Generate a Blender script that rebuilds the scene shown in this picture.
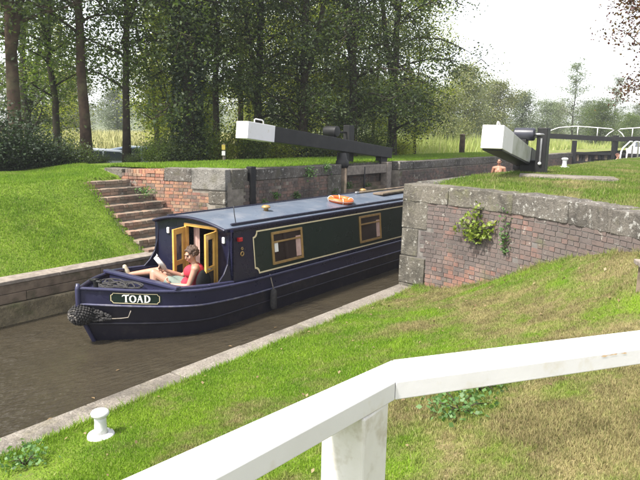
import bpy, bmesh, math, random
import numpy as np
from mathutils import Vector, Matrix, Euler
PI = math.pi
rnd = random.Random(7)
scene = bpy.context.scene
for o in list(bpy.data.objects): bpy.data.objects.remove(o)

# ------------------------------------------------------------------ camera
# x runs along the lock axis (upstream), y towards the far bank, z up from the water
CAM_H, F_PX, PITCH, YAW, ROLL = 3.157, 604.4, math.radians(10.0), math.radians(35.9), math.radians(1.214)
cf = Vector((math.cos(YAW)*math.cos(PITCH), math.sin(YAW)*math.cos(PITCH), -math.sin(PITCH)))
cr = Vector((math.sin(YAW), -math.cos(YAW), 0)); cu = cr.cross(cf)
cr2 = cr*math.cos(ROLL) + cu*math.sin(ROLL); cu2 = -cr*math.sin(ROLL) + cu*math.cos(ROLL)
cam_d = bpy.data.cameras.new('camera'); cam = bpy.data.objects.new('camera', cam_d)
scene.collection.objects.link(cam)
mw = Matrix((cr2, cu2, -cf)).transposed().to_4x4(); mw.translation = (0, 0, CAM_H)
cam.matrix_world = mw
cam_d.sensor_width = 36; cam_d.lens = F_PX/640*36; cam_d.clip_start = .05; cam_d.clip_end = 6000
scene.camera = cam
def at_dist(u, v, D):          # pixel -> point at horizontal distance D
    d = cf + cr2*((u-320)/F_PX) + cu2*((240-v)/F_PX)
    t = D/math.hypot(d.x, d.y); return Vector((0, 0, CAM_H)) + d*t

# ------------------------------------------------------------------ light
SUN = Vector((-.54, .19, .80)).normalized()
w = bpy.data.worlds.new('World'); scene.world = w; w.use_nodes = True
nt = w.node_tree; nt.nodes.clear()
sky = nt.nodes.new('ShaderNodeTexSky'); sky.sky_type = 'NISHITA'; sky.sun_disc = False
sky.sun_elevation = math.asin(SUN.z); sky.sun_rotation = math.atan2(SUN.x, SUN.y)
sky.air_density = 1.0; sky.dust_density = 1.5; sky.ozone_density = 1.0
hs = nt.nodes.new('ShaderNodeHueSaturation'); hs.inputs['Saturation'].default_value = .22
bg = nt.nodes.new('ShaderNodeBackground'); bg.inputs['Strength'].default_value = .15
wo = nt.nodes.new('ShaderNodeOutputWorld')
nt.links.new(sky.outputs[0], hs.inputs['Color']); nt.links.new(hs.outputs[0], bg.inputs[0]); nt.links.new(bg.outputs[0], wo.inputs[0])
sl = bpy.data.lights.new('sun', 'SUN'); sl.energy = 3.5; sl.angle = math.radians(6); sl.color = (1, .95, .87)
so = bpy.data.objects.new('sun', sl); scene.collection.objects.link(so)
so.rotation_euler = SUN.to_track_quat('Z', 'Y').to_euler(); so.location = SUN*60
scene.view_settings.view_transform = 'Standard'; scene.view_settings.look = 'None'
scene.view_settings.gamma = 1; scene.view_settings.use_curve_mapping = False
scene.view_settings.exposure = 1.45
scene.render.engine = 'CYCLES'
cy = scene.cycles; cy.max_bounces = 4; cy.diffuse_bounces = 2; cy.glossy_bounces = 3; cy.transmission_bounces = 3; cy.transparent_max_bounces = 6; cy.volume_bounces = 0; cy.use_light_tree = False

# ------------------------------------------------------------------ helpers
COL = scene.collection
def V(*a): return Vector(a)
class MB:
    def __init__(s): s.v = []; s.f = []
    def add(s, vs, fs):
        n = len(s.v); s.v += [tuple(p) for p in vs]; s.f += [tuple(i+n for i in f) for f in fs]; return s
    def box(s, c, size, rz=0, R=None):
        hx, hy, hz = size[0]/2, size[1]/2, size[2]/2
        M = R if R is not None else Matrix.Rotation(rz, 3, 'Z')
        vs = [V(*c) + M @ V(a*hx, b*hy, d*hz) for a in (-1, 1) for b in (-1, 1) for d in (-1, 1)]
        return s.add(vs, [(0,1,3,2),(4,6,7,5),(0,4,5,1),(2,3,7,6),(0,2,6,4),(1,5,7,3)])
    def b2(s, lo, hi): return s.box([(a+b)/2 for a, b in zip(lo, hi)], [abs(b-a) for a, b in zip(lo, hi)])
    def beam(s, p, q, wd, h0, h1=None, up=V(0, 0, 1)):      # tapered bar, p/q centre of ends
        p, q = V(*p), V(*q); d = (q-p).normalized(); sd = d.cross(up).normalized(); u = sd.cross(d)
        h1 = h0 if h1 is None else h1; vs = []
        for c, h in ((p, h0), (q, h1)):
            for a, b in ((-1,-1),(1,-1),(1,1),(-1,1)): vs.append(c + sd*a*wd/2 + u*b*h/2)
        return s.add(vs, [(3,2,1,0),(4,5,6,7),(0,1,5,4),(1,2,6,5),(2,3,7,6),(3,0,4,7)])
    def tube(s, pts, r, n=8, caps=True):
        pts = [V(*p) for p in pts]; k = len(pts); rs = r if isinstance(r, (list, tuple)) else [r]*k
        t0 = (pts[1]-pts[0]).normalized(); a = t0.orthogonal().normalized(); vs = []; fs = []
        for i in range(k):
            t = (pts[min(i+1, k-1)] - pts[max(i-1, 0)]).normalized()
            a = (a - t*a.dot(t)).normalized(); b = t.cross(a)
            for j in range(n):
                th = 2*PI*j/n; vs.append(pts[i] + (a*math.cos(th) + b*math.sin(th))*rs[i])
        for i in range(k-1):
            for j in range(n):
                j2 = (j+1) % n; fs.append((i*n+j, i*n+j2, (i+1)*n+j2, (i+1)*n+j))
        if caps: fs.append(tuple(range(n-1, -1, -1))); fs.append(tuple(range((k-1)*n, k*n)))
        return s.add(vs, fs)
    def lathe(s, prof, c=(0,0,0), n=24, axis=V(0,0,1)):     # prof [(r,h)] bottom to top
        axis = V(*axis).normalized(); a = axis.orthogonal().normalized(); b = axis.cross(a); c = V(*c); vs = []; fs = []
        for r, h in prof:
            for j in range(n):
                th = 2*PI*j/n; vs.append(c + axis*h + (a*math.cos(th)+b*math.sin(th))*max(r, 1e-4))
        m = len(prof)
        for i in range(m-1):
            for j in range(n):
                j2 = (j+1) % n; fs.append((i*n+j, i*n+j2, (i+1)*n+j2, (i+1)*n+j))
        fs.append(tuple(range(n-1, -1, -1))); fs.append(tuple(range((m-1)*n, m*n)))
        return s.add(vs, fs)
    def torus(s, c, R, r, axis=V(0,0,1), n=32, m=10, sq=1.0):
        axis = V(*axis).normalized(); a = axis.orthogonal().normalized(); b = axis.cross(a); c = V(*c); vs = []; fs = []
        for i in range(n):
            th = 2*PI*i/n; d = a*math.cos(th)+b*math.sin(th)
            for j in range(m):
                ph = 2*PI*j/m; vs.append(c + d*(R + r*math.cos(ph)) + axis*(r*sq*math.sin(ph)))
        for i in range(n):
            for j in range(m):
                i2, j2 = (i+1) % n, (j+1) % m; fs.append((i*m+j, i2*m+j, i2*m+j2, i*m+j2))
        return s.add(vs, fs)
    def grid(s, P):         # P[i][j] points
        n, m = len(P), len(P[0])
        return s.add([p for r in P for p in r], [(i*m+j, (i+1)*m+j, (i+1)*m+j+1, i*m+j+1) for i in range(n-1) for j in range(m-1)])
    def prism(s, poly, d):  # planar polygon (3d pts) extruded by vector d
        n = len(poly); d = V(*d); a = [V(*p) for p in poly]
        return s.add(a + [p+d for p in a], [tuple(range(n-1, -1, -1)), tuple(range(n, 2*n))] + [(i, (i+1) % n, n+(i+1) % n, n+i) for i in range(n)])
    def capsule(s, p, r0, q, r1, n=12):
        p, q = V(*p), V(*q); d = (q-p); L = d.length
        if L < 1e-5: d = V(0,0,1); L = 1e-5
        pr = [(r0*math.sin(a), -r0*math.cos(a)) for a in (.02, .5, 1.0)] + [(r0, 0), (r1, L)] + [(r1*math.cos(a), L + r1*math.sin(a)) for a in (.5, 1.0, 1.55)]
        return s.lathe(pr, p, n, d)
    def ell(s, c, r, R=None, n=16, m=10):
        R = R or Matrix.Identity(3); vs = []; fs = []; c = V(*c)
        for i in range(m+1):
            ph = PI*(i+.02)/(m+.04)
            for j in range(n):
                th = 2*PI*j/n
                vs.append(c + R @ V(r[0]*math.sin(ph)*math.cos(th), r[1]*math.sin(ph)*math.sin(th), -r[2]*math.cos(ph)))
        for i in range(m):
            for j in range(n): j2 = (j+1) % n; fs.append((i*n+j, i*n+j2, (i+1)*n+j2, (i+1)*n+j))
        fs.append(tuple(range(n-1, -1, -1))); fs.append(tuple(range(m*n, (m+1)*n)))
        return s.add(vs, fs)
    def mesh(s, name, smooth=False):
        me = bpy.data.meshes.new(name); me.from_pydata(s.v, [], s.f); me.update()
        if smooth: me.polygons.foreach_set('use_smooth', [True]*len(me.polygons))
        return me
def np_mesh(name, verts, faces):
    verts = np.asarray(verts, dtype=np.float32); faces = np.asarray(faces, dtype=np.int32); k = faces.shape[1]
    me = bpy.data.meshes.new(name); me.vertices.add(len(verts)); me.vertices.foreach_set('co', verts.ravel())
    me.loops.add(faces.size); me.loops.foreach_set('vertex_index', faces.ravel())
    me.polygons.add(len(faces)); me.polygons.foreach_set('loop_start', np.arange(0, faces.size, k, dtype=np.int32))
    me.update(); return me
def link(name, me, mat=None, parent=None):
    o = bpy.data.objects.new(name, me); COL.objects.link(o)
    if mat and not me.materials: me.materials.append(mat)
    if parent is not None:
        o.parent = parent; p = parent; off = V(0,0,0)
        while p: off += p.location; p = p.parent
        o.location = -off if not parent.get('local') else (0,0,0)
    return o
def obj(name, mb, mat, parent=None, smooth=False, bevel=0, seg=2, auto=None):
    o = link(name, mb.mesh(name, smooth), mat, parent)
    if bevel:
        m = o.modifiers.new('bevel', 'BEVEL'); m.width = bevel; m.segments = seg; m.limit_method = 'ANGLE'; m.angle_limit = math.radians(35)
    return o
def tag(o, label, cat=None, group=None, kind=None):
    if label: o['label'] = label
    if cat: o['category'] = cat
    if group: o['group'] = group
    if kind: o['kind'] = kind
    return o
def thing(name, label, cat, loc=(0,0,0), group=None, rz=0, local=False):
    o = bpy.data.objects.new(name, None); COL.objects.link(o); o.location = loc; o.rotation_euler = (0,0,rz)
    o.empty_display_size = .1
    if local: o['local'] = 1
    return tag(o, label, cat, group)
def copy_tree(o, parent=None):
    c = o.copy(); COL.objects.link(c)
    if parent is not None: c.parent = parent
    for ch in list(o.children): copy_tree(ch, c)
    return c
def smooth01(a, b, x):
    t = np.clip((x-a)/(b-a), 0, 1); return t*t*(3-2*t)

# ------------------------------------------------------------------ materials
def node_mat(name):
    m = bpy.data.materials.new(name); m.use_nodes = True; t = m.node_tree; t.nodes.clear()
    out = t.nodes.new('ShaderNodeOutputMaterial'); b = t.nodes.new('ShaderNodeBsdfPrincipled'); t.links.new(b.outputs[0], out.inputs[0])
    return m, t, b, out
def N(t, typ, **kw):
    n = t.nodes.new(typ)
    for k, v in kw.items():
        if k in n.inputs: n.inputs[k].default_value = v
        else: setattr(n, k, v)
    return n
def noise(t, co, scale, detail=4, rough=.55):
    n = N(t, 'ShaderNodeTexNoise', Scale=scale, Detail=min(detail, 4.), Roughness=rough); t.links.new(co, n.inputs['Vector']); return n.outputs['Fac']
def ramp(t, fac, stops, interp='LINEAR'):
    r = t.nodes.new('ShaderNodeValToRGB'); e = r.color_ramp.elements; r.color_ramp.interpolation = interp
    while len(e) < len(stops): e.new(.5)
    for el, (p, c) in zip(e, stops):
        el.position = p; el.color = (c, c, c, 1) if isinstance(c, (int, float)) else (*c, 1)
    t.links.new(fac, r.inputs[0]); return r.outputs[0]
def mix(t, fac, a, b, mode='MIX'):
    n = t.nodes.new('ShaderNodeMix'); n.data_type = 'RGBA'; n.blend_type = mode
    for i, x in ((0, fac), (6, a), (7, b)):
        if hasattr(x, 'is_output'): t.links.new(x, n.inputs[i])
        elif i == 0: n.inputs[0].default_value = x
        else: n.inputs[i].default_value = (*x, 1)
    return n.outputs[2]
def math_(t, op, a, b=0.):
    n = N(t, 'ShaderNodeMath', operation=op)
    for i, x in enumerate((a, b)):
        if hasattr(x, 'is_output'): t.links.new(x, n.inputs[i])
        else: n.inputs[i].default_value = x
    return n.outputs[0]
def island(t, obj_rand=True):
    g = t.nodes.new('ShaderNodeNewGeometry'); r = g.outputs['Random Per Island']
    if obj_rand:
        oi = t.nodes.new('ShaderNodeObjectInfo'); r = math_(t, 'FRACT', math_(t, 'ADD', r, oi.outputs['Random']))
    return r
def bump(t, b, h, strength=.4, dist=.01):
    n = N(t, 'ShaderNodeBump', Strength=strength, Distance=dist); t.links.new(h, n.inputs['Height']); t.links.new(n.outputs[0], b.inputs['Normal'])
def wpos(t):
    g = t.nodes.new('ShaderNodeNewGeometry'); return g.outputs['Position']
def std(name, c, c2=None, scale=6, rough=.6, bs=0, bscale=40, metal=0, dirt=None, dscale=2.5, damt=(.5, .75), coat=0, spec=.5, rvar=.1):
    m, t, b, out = node_mat(name); co = t.nodes.new('ShaderNodeTexCoord').outputs['Object']
    c2 = c2 or tuple(x*.75 for x in c)
    f = noise(t, co, scale, 6); col = mix(t, ramp(t, f, [(.35, 0.), (.65, 1.)]), c, c2)
    if dirt:
        d = noise(t, co, dscale, 8, .65); col = mix(t, ramp(t, d, [(damt[0], 0.), (damt[1], 1.)]), col, dirt)
    t.links.new(col, b.inputs['Base Color'])
    r = math_(t, 'ADD', math_(t, 'MULTIPLY', noise(t, co, scale*2.3, 5), rvar*2), rough-rvar); t.links.new(r, b.inputs['Roughness'])
    b.inputs['Metallic'].default_value = metal; b.inputs['Specular IOR Level'].default_value = spec
    if coat: b.inputs['Coat Weight'].default_value = coat; b.inputs['Coat Roughness'].default_value = .12
    if bs: bump(t, b, noise(t, co, bscale, 6, .65), bs, .01)
    return m
def leaf_mat(name, cols, trans=.45, tcol=None, rough=.5):
    m, t, b, out = node_mat(name); r = island(t, False)
    n = len(cols); col = ramp(t, r, [(i/(max(n-1, 1)), c) for i, c in enumerate(cols)])
    oi = t.nodes.new('ShaderNodeObjectInfo')
    hv = N(t, 'ShaderNodeHueSaturation'); t.links.new(math_(t, 'ADD', math_(t, 'MULTIPLY', oi.outputs['Random'], .45), .78), hv.inputs['Value'])
    t.links.new(col, hv.inputs['Color']); col = hv.outputs[0]
    t.links.new(col, b.inputs['Base Color']); b.inputs['Roughness'].default_value = rough; b.inputs['Specular IOR Level'].default_value = .35
    tr = t.nodes.new('ShaderNodeBsdfTranslucent')
    t.links.new(mix(t, 1.0, col, tcol or (1.6, 1.9, .5), 'MULTIPLY'), tr.inputs[0])
    ms = t.nodes.new('ShaderNodeMixShader'); ms.inputs[0].default_value = trans
    t.links.new(b.outputs[0], ms.inputs[1]); t.links.new(tr.outputs[0], ms.inputs[2]); t.links.new(ms.outputs[0], out.inputs[0])
    return m
def brick_mat(name, cols, soot, soot_lo, soot_hi, zdep=None):
    m, t, b, out = node_mat(name); P = wpos(t); r = island(t)
    col = ramp(t, r, [(i/len(cols), c) for i, c in enumerate(cols)], 'CONSTANT')
    col = mix(t, math_(t, 'MULTIPLY', noise(t, P, 9, 6, .7), .55), col, (.30, .25, .21))
    n = noise(t, P, 1.3, 7, .62)
    if zdep:            # sooty weathering is heavier high on the wall
        sx = t.nodes.new('ShaderNodeSeparateXYZ'); t.links.new(P, sx.inputs[0])
        zz = N(t, 'ShaderNodeMapRange'); t.links.new(sx.outputs[2], zz.inputs[0])
        zz.inputs[1].default_value, zz.inputs[2].default_value, zz.inputs[3].default_value, zz.inputs[4].default_value = zdep
        n = math_(t, 'ADD', n, zz.outputs[0])
    n = math_(t, 'ADD', n, math_(t, 'MULTIPLY', math_(t, 'SUBTRACT', r, .5), .22))
    col = mix(t, ramp(t, n, [(soot_lo, 0.), (soot_hi, .88)]), col, soot)
    col = mix(t, ramp(t, noise(t, P, .95, 8, .7), [(.50, 0.), (.66, .62)]), col, (.055, .048, .046))
    li = noise(t, P, 5.5, 8, .75); col = mix(t, ramp(t, li, [(.62, 0.), (.70, .75)]), col, (.42, .41, .36))
    mo = noise(t, P, 2.1, 6, .6); col = mix(t, ramp(t, mo, [(.60, 0.), (.75, .6)]), col, (.10, .12, .045))
    t.links.new(col, b.inputs['Base Color']); b.inputs['Roughness'].default_value = .9; b.inputs['Specular IOR Level'].default_value = .2
    bump(t, b, noise(t, P, 55, 6, .7), .7, .012); return m
def stone_mat(name, a, bcol, lich=(.50, .49, .42), moss=(.13, .13, .06), la=.57):
    m, t, b, out = node_mat(name); P = wpos(t); r = island(t)
    col = mix(t, ramp(t, noise(t, P, 3.5, 8, .68), [(.35, 0.), (.68, 1.)]), a, bcol)
    col = mix(t, math_(t, 'MULTIPLY', r, .35), col, (.2, .17, .14))
    col = mix(t, ramp(t, noise(t, P, 1.4, 8, .7), [(.48, 0.), (.62, .65)]), col, tuple(x*.38 for x in a))
    col = mix(t, ramp(t, noise(t, P, 11, 8, .75), [(la, 0.), (la+.07, .8)]), col, lich)
    col = mix(t, ramp(t, noise(t, P, 2.2, 7, .65), [(.55, 0.), (.72, .75)]), col, moss)
    col = mix(t, ramp(t, noise(t, P, 38, 5, .7), [(.35, .5), (.55, 0.)]), col, (.06, .055, .05))
    t.links.new(col, b.inputs['Base Color']); b.inputs['Roughness'].default_value = .92; b.inputs['Specular IOR Level'].default_value = .2
    bump(t, b, noise(t, P, 24, 8, .75), .9, .03); return m
def grass_mat(name, blades=False, dry_shift=0., fresh=((.125, .235, .016), (.215, .335, .026)), dry=(.40, .325, .165)):
    m, t, b, out = node_mat(name); P = wpos(t)
    g = mix(t, ramp(t, noise(t, P, 1.6, 6, .65), [(.35, 0.), (.65, 1.)]), fresh[0], fresh[1])
    sx = t.nodes.new('ShaderNodeSeparateXYZ'); t.links.new(P, sx.inputs[0])
    # worn turf: away from the water, on the slope up to the wall
    mr = N(t, 'ShaderNodeMapRange'); mr.clamp = True; t.links.new(math_(t, 'SUBTRACT', math_(t, 'MULTIPLY', sx.outputs[0], .35), sx.outputs[1]), mr.inputs[0])
    mr.inputs[1].default_value = -3.6; mr.inputs[2].default_value = .6; mr.inputs[3].default_value = 0.; mr.inputs[4].default_value = .17
    d = math_(t, 'ADD', math_(t, 'ADD', noise(t, P, .9, 9, .68), mr.outputs[0]), dry_shift)
    fine = math_(t, 'MULTIPLY', math_(t, 'SUBTRACT', noise(t, P, 14, 4, .6), .5), .25)
    d = math_(t, 'ADD', d, fine)
    dn = mix(t, ramp(t, math_(t, 'ADD', math_(t, 'MULTIPLY', noise(t, P, 3.2, 4), .6), math_(t, 'MULTIPLY', noise(t, P, 30, 4), .4)), [(.4, 0.), (.6, 1.)]), dry, (.20, .145, .085))
    col = mix(t, ramp(t, d, [(.52, 0.), (.72, .92)]), g, dn)
    if blades:
        r = island(t, False)
        col = mix(t, ramp(t, r, [(0., .0), (.8, .25), (.93, .5), (1., .8)]), col, mix(t, ramp(t, r, [(.93, 0.), (.96, 1.)]), (.085, .17, .018), (.36, .33, .16)))
    else:
        col = mix(t, ramp(t, noise(t, P, 60, 5, .7), [(.4, .7), (.65, 0.)]), col, (.07, .06, .025))
    t.links.new(col, b.inputs['Base Color']); b.inputs['Roughness'].default_value = .75; b.inputs['Specular IOR Level'].default_value = .15
    if blades:
        tr = t.nodes.new('ShaderNodeBsdfTranslucent'); t.links.new(col, tr.inputs[0])
        ms = t.nodes.new('ShaderNodeMixShader'); ms.inputs[0].default_value = .3
        t.links.new(b.outputs[0], ms.inputs[1]); t.links.new(tr.outputs[0], ms.inputs[2]); t.links.new(ms.outputs[0], out.inputs[0])
    else: bump(t, b, noise(t, P, 45, 6, .7), .8, .04)
    return m
def water_mat():
    m, t, b, out = node_mat('canal_water'); P = wpos(t)
    c = mix(t, ramp(t, noise(t, P, .8, 5, .6), [(.3, 0.), (.7, 1.)]), (.046, .038, .025), (.035, .029, .020))
    t.links.new(c, b.inputs['Base Color']); b.inputs['Roughness'].default_value = .03; b.inputs['IOR'].default_value = 1.33
    mp = N(t, 'ShaderNodeMapping'); mp.inputs['Scale'].default_value = (1.0, 2.6, 1); mp.inputs['Rotation'].default_value = (0, 0, .5); t.links.new(P, mp.inputs[0])
    h = math_(t, 'ADD', noise(t, mp.outputs[0], 5, 2, .5), math_(t, 'MULTIPLY', noise(t, mp.outputs[0], 15, 2, .5), .22))
    sxw = t.nodes.new('ShaderNodeSeparateXYZ'); t.links.new(P, sxw.inputs[0]); wk = N(t, 'ShaderNodeMapRange'); t.links.new(sxw.outputs[0], wk.inputs[0])
    wk.inputs[1].default_value = 6.5; wk.inputs[2].default_value = 3.0; wk.inputs[3].default_value = 0.; wk.inputs[4].default_value = .7      # the bow wave ahead of the boat
    amp = math_(t, 'ADD', ramp(t, noise(t, P, .55, 3), [(.4, .15), (.65, .8)]), math_(t, 'MULTIPLY', wk.outputs[0], ramp(t, noise(t, P, .7, 3), [(.35, .1), (.7, 1.)])))
    bump(t, b, math_(t, 'MULTIPLY', h, amp), 1., .075); return m

M = {}
M['water'] = water_mat()
M['turf'] = grass_mat('turf'); M['blades'] = grass_mat('grass_blades', True)
M['fturf'] = grass_mat('far_turf', False, -.06); M['fblades'] = grass_mat('far_grass_blades', True, -.06); LF = ((.085, .145, .020), (.145, .205, .030)); M['lturf'] = grass_mat('lawn_turf', False, -.12, LF); M['lblades'] = grass_mat('lawn_blades', True, -.12, LF)
M['meadow'] = leaf_mat('meadow_grass', [(.21, .27, .06), (.32, .34, .11), (.24, .30, .065), (.40, .38, .18)], .3, (1.1, 1.2, .7))
M['brick_far'] = brick_mat('orange_brick', [(.36, .14, .075), (.42, .20, .10), (.30, .10, .06), (.40, .24, .14), (.22, .13, .09), (.43, .16, .085)], (.17, .135, .11), .44, .66)
M['brick_near'] = brick_mat('sooty_brick', [(.23, .09, .065), (.18, .11, .095), (.15, .10, .095), (.27, .115, .075), (.12, .09, .085), (.18, .12, .10)], (.120, .099, .091), .36, .60, (.45, 1.3, -.14, .16))
M['brick_lock'] = brick_mat('lock_brick', [(.18, .11, .09), (.22, .12, .09), (.13, .10, .09), (.17, .14, .12)], (.10, .085, .075), .36, .62)
M['mortar'] = std('old_mortar', (.27, .24, .20), (.17, .15, .125), 7, .95, .6, 40, dirt=(.09, .09, .05), spec=.15)
M['stone'] = stone_mat('lichened_stone', (.105, .096, .078), (.175, .160, .130), (.40, .385, .34))
M['stone_dark'] = stone_mat('blackened_stone', (.092, .085, .076), (.165, .152, .132), (.42, .41, .38), (.085, .08, .04), .56)
M['quoin'] = stone_mat('pale_granite', (.20, .195, .175), (.28, .27, .245), (.40, .39, .36), (.14, .13, .09), .62)
M['concrete'] = stone_mat('worn_concrete', (.22, .195, .165), (.29, .26, .22), (.38, .36, .32), (.15, .135, .085), .6)
M['timber_old'] = std('wet_old_timber', (.19, .145, .105), (.105, .08, .06), 5, .85, .7, 30, dirt=(.07, .075, .035), spec=.25)
M['timber_grey'] = std('silvered_timber', (.26, .225, .19), (.16, .135, .115), 9, .85, .6, 35, spec=.2)
M['white'] = std('white_gloss_paint', (.66, .65, .66), (.60, .595, .59), 1.2, .45, .10, 60, dirt=(.47, .43, .34), dscale=5, damt=(.60, .80))
M['white_dirty_shaded'] = std('shaded_algae_white_paint', (.40, .405, .365), (.32, .33, .28), 2, .5, .1, 50, dirt=(.20, .21, .14), dscale=2, damt=(.45, .75))  # algae-stained white, greyed further: shade of the beam's side put into the colour
M['black'] = std('black_tar_paint', (.007, .007, .008), (.012, .012, .012), 4, .55, .25, 45, dirt=(.025, .023, .02), dscale=3, damt=(.55, .8), spec=.3)
M['rust'] = std('rust', (.46, .27, .12), (.60, .47, .33), 120, .85)
M['navy'] = std('navy_boat_paint', (.014, .014, .038), (.019, .019, .047), 1.5, .30, .04, 8, dirt=(.045, .045, .075), dscale=5, damt=(.58, .85))
M['navy_side'] = std('navy_cabin_paint', (.009, .009, .024), (.012, .012, .031), 1.5, .28, .03, 6)
M['hull_black'] = std('hull_blacking', (.008, .0075, .016), (.013, .012, .022), 4, .42, .25, 22, dirt=(.045, .038, .04), dscale=3, damt=(.55, .8))
M['green'] = std('dark_green_paint', (.007, .017, .0125), (.010, .022, .016), 1.5, .25, .03, 6)
M['cream'] = std('cream_coachline', (.70, .60, .38), (.62, .53, .33), 8, .4)
M['roof'] = std('slate_blue_roof_paint', (.095, .118, .16), (.125, .15, .195), 1.3, .30, .06, 30, dirt=(.19, .20, .23), dscale=2.5, damt=(.5, .8))
M['pine'] = std('varnished_pine', (.72, .42, .10), (.58, .31, .065), 6, .35, .1, 30, coat=.3)
M['brass'] = std('gold_window_frame', (.42, .27, .10), (.32, .20, .075), 8, .35, 0, metal=.35)
M['dark_in'] = std('dark_cabin_interior', (.035, .022, .016), (.05, .032, .022), 4, .7)
M['curtain'] = std('pink_curtain', (.55, .38, .33), (.44, .28, .24), 6, .9)
M['orange'] = std('orange_lifebuoy', (.72, .13, .02), (.62, .10, .018), 5, .45)
M['rope'] = std('weathered_rope', (.32, .28, .23), (.19, .165, .14), 30, .95, .7, 90)
M['rope_dark'] = std('black_rope', (.018, .017, .018), (.045, .042, .040), 26, .95, .8, 80)
M['rubber'] = std('black_rubber', (.02, .02, .02), (.03, .03, .03), 6, .7)
M['steel'] = std('grey_steel', (.32, .32, .33), (.24, .24, .25), 12, .35, metal=.7)
M['letter'] = std('white_lettering', (.80, .80, .76), (.76, .76, .72), 10, .45)
M['skin'] = std('skin', (.37, .205, .14), (.33, .175, .118), 14, .5, .05, 120)
M['skin_tan'] = std('tanned_skin', (.33, .165, .105), (.29, .14, .085), 14, .5)
M['red'] = std('red_vest_cotton', (.46, .022, .045), (.38, .018, .038), 9, .85, .2, 80)
M['shorts'] = std('pale_green_cotton', (.20, .25, .21), (.15, .19, .165), 10, .9, .2, 80)
M['hair'] = std('brown_hair', (.055, .032, .022), (.09, .052, .034), 40, .7, .6, 150)
M['shoe'] = std('beige_canvas', (.52, .45, .33), (.44, .38, .27), 20, .9)
M['paper'] = std('printed_paper', (.72, .71, .70), (.60, .59, .58), 14, .7)
M['ink'] = std('dark_print', (.06, .055, .06), (.13, .10, .09), 18, .6)
M['denim'] = std('dark_trousers', (.05, .055, .08), (.04, .042, .06), 10, .9)
M['cloth_white'] = std('white_cotton', (.72, .72, .73), (.62, .62, .64), 8, .9)
M['eye'] = std('dark_eye', (.03, .02, .018), None, 10, .3)
M['lips'] = std('lips', (.42, .14, .12), None, 10, .5)
M['bark'] = std('bark', (.055, .043, .034), (.032, .026, .020), 5, .95, .9, 22, dirt=(.07, .085, .035), dscale=1.3, spec=.15)
M['bark_red'] = std('brown_bark', (.080, .053, .038), (.042, .029, .022), 5, .95, .9, 22, dirt=(.10, .10, .05), dscale=1.5, spec=.15)
DK = [(.024, .038, .016), (.040, .060, .025), (.090, .115, .055), (.034, .050, .023)]
M['leaf_dark'] = leaf_mat('dark_leaves', DK, .38, (2.4, 2.6, .6))
M['leaf_mid'] = leaf_mat('mid_leaves', [(.052, .085, .024), (.10, .135, .036), (.07, .10, .03), (.15, .17, .05)], .45, (1.8, 2.1, .45))
M['leaf_lime_backlit'] = leaf_mat('backlit_lime_leaves', [(.16, .21, .032), (.23, .265, .045), (.19, .225, .036), (.29, .28, .055)], .55, (1.7, 1.7, .4))  # lime leaves, colour brightened to carry the glow of backlight in the wood
M['leaf_ivy'] = leaf_mat('ivy_leaves', [(.018, .032, .014), (.030, .050, .020), (.022, .040, .016)], .2)
M['leaf_olive'] = leaf_mat('olive_far_leaves', [(.135, .155, .060), (.175, .185, .075), (.12, .14, .055), (.20, .19, .07)], .3, (1.3, 1.4, .6))
M['leaf_greyg'] = leaf_mat('greygreen_far_leaves', [(.11, .14, .075), (.14, .17, .09), (.12, .145, .08)], .3, (1.2, 1.3, .8))
M['leaf_red'] = leaf_mat('russet_leaves', [(.055, .022, .022), (.085, .035, .028), (.045, .03, .02), (.07, .055, .02), (.12, .075, .025)], .4, (1.5, 1.1, .7))
M['leaf_yel'] = leaf_mat('yellow_green_leaves', [(.20, .27, .035), (.27, .33, .05), (.15, .23, .03), (.30, .33, .07)], .35, (1.2, 1.3, .5))
M['leaf_weed'] = leaf_mat('weed_leaves', [(.05, .11, .03), (.08, .155, .045), (.10, .17, .06), (.065, .12, .04)], .3)
M['dead_leaf'] = leaf_mat('dead_leaves', [(.20, .14, .07), (.26, .20, .10), (.15, .095, .05), (.30, .24, .13)], .2, (1, 1, 1))
M['hill'] = std('hill_scrub', (.09, .11, .055), (.12, .13, .07), .08, 1., spec=.1)
M['car_silver'] = std('silver_car_paint', (.42, .45, .50), (.40, .43, .48), 2, .25, metal=.4, coat=.6)
M['car_blue'] = std('pale_blue_car_paint', (.30, .38, .50), (.28, .36, .47), 2, .25, metal=.3, coat=.6)
M['car_dark'] = std('dark_car_paint', (.05, .06, .08), (.045, .055, .075), 2, .25, metal=.3, coat=.6)
M['yellow'] = std('yellow_sign_paint', (.62, .48, .08), None, 6, .5)
M['lamp_red'] = std('red_lens', (.5, .02, .02), None, 6, .2)
def glass_mat():
    m, t, b, out = node_mat('window_glass'); b.inputs['Base Color'].default_value = (.02, .02, .022, 1); b.inputs['Roughness'].default_value = .04
    b.inputs['Specular IOR Level'].default_value = .6; b.inputs['Alpha'].default_value = .55; return m
M['glass'] = glass_mat()

# ------------------------------------------------------------------ terrain functions
CTRL = np.array([(-6,5,.40),(-2,5,.40),(1,5,.40),(4,5,.41),(7,5,.41),(9.9,5,.40),(2.95,4.45,.43),(6,4.4,.46),(9.8,4.4,.43),(8.3,4.2,.48),
 (9.72,3.85,.62),(9.55,3.5,.76),(9.40,3.05,.98),(9.15,2.58,1.24),(8.78,1.93,1.53),(8.33,1.36,1.73),(8.1,1.08,1.81),(7.3,.25,1.95),(6.5,.87,1.50),(5,3,.76),(7,3.2,.72),(8.2,2.8,.95),(7.6,1.7,1.36),
 (0,3,.72),(-2,2,.95),(3,2,.98),(4.6,1.6,1.2),(0,0,1.5),(1.7,.9,1.25),(4,.3,1.5),(2,-2,1.85),(6,-2,2.2),(-4,-1,1.5),(9.5,-.5,2.2),(-5,3,.75),(0,-5,2.0),(9,-5,2.3),(-6,-5,1.8)], dtype=float)
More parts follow.
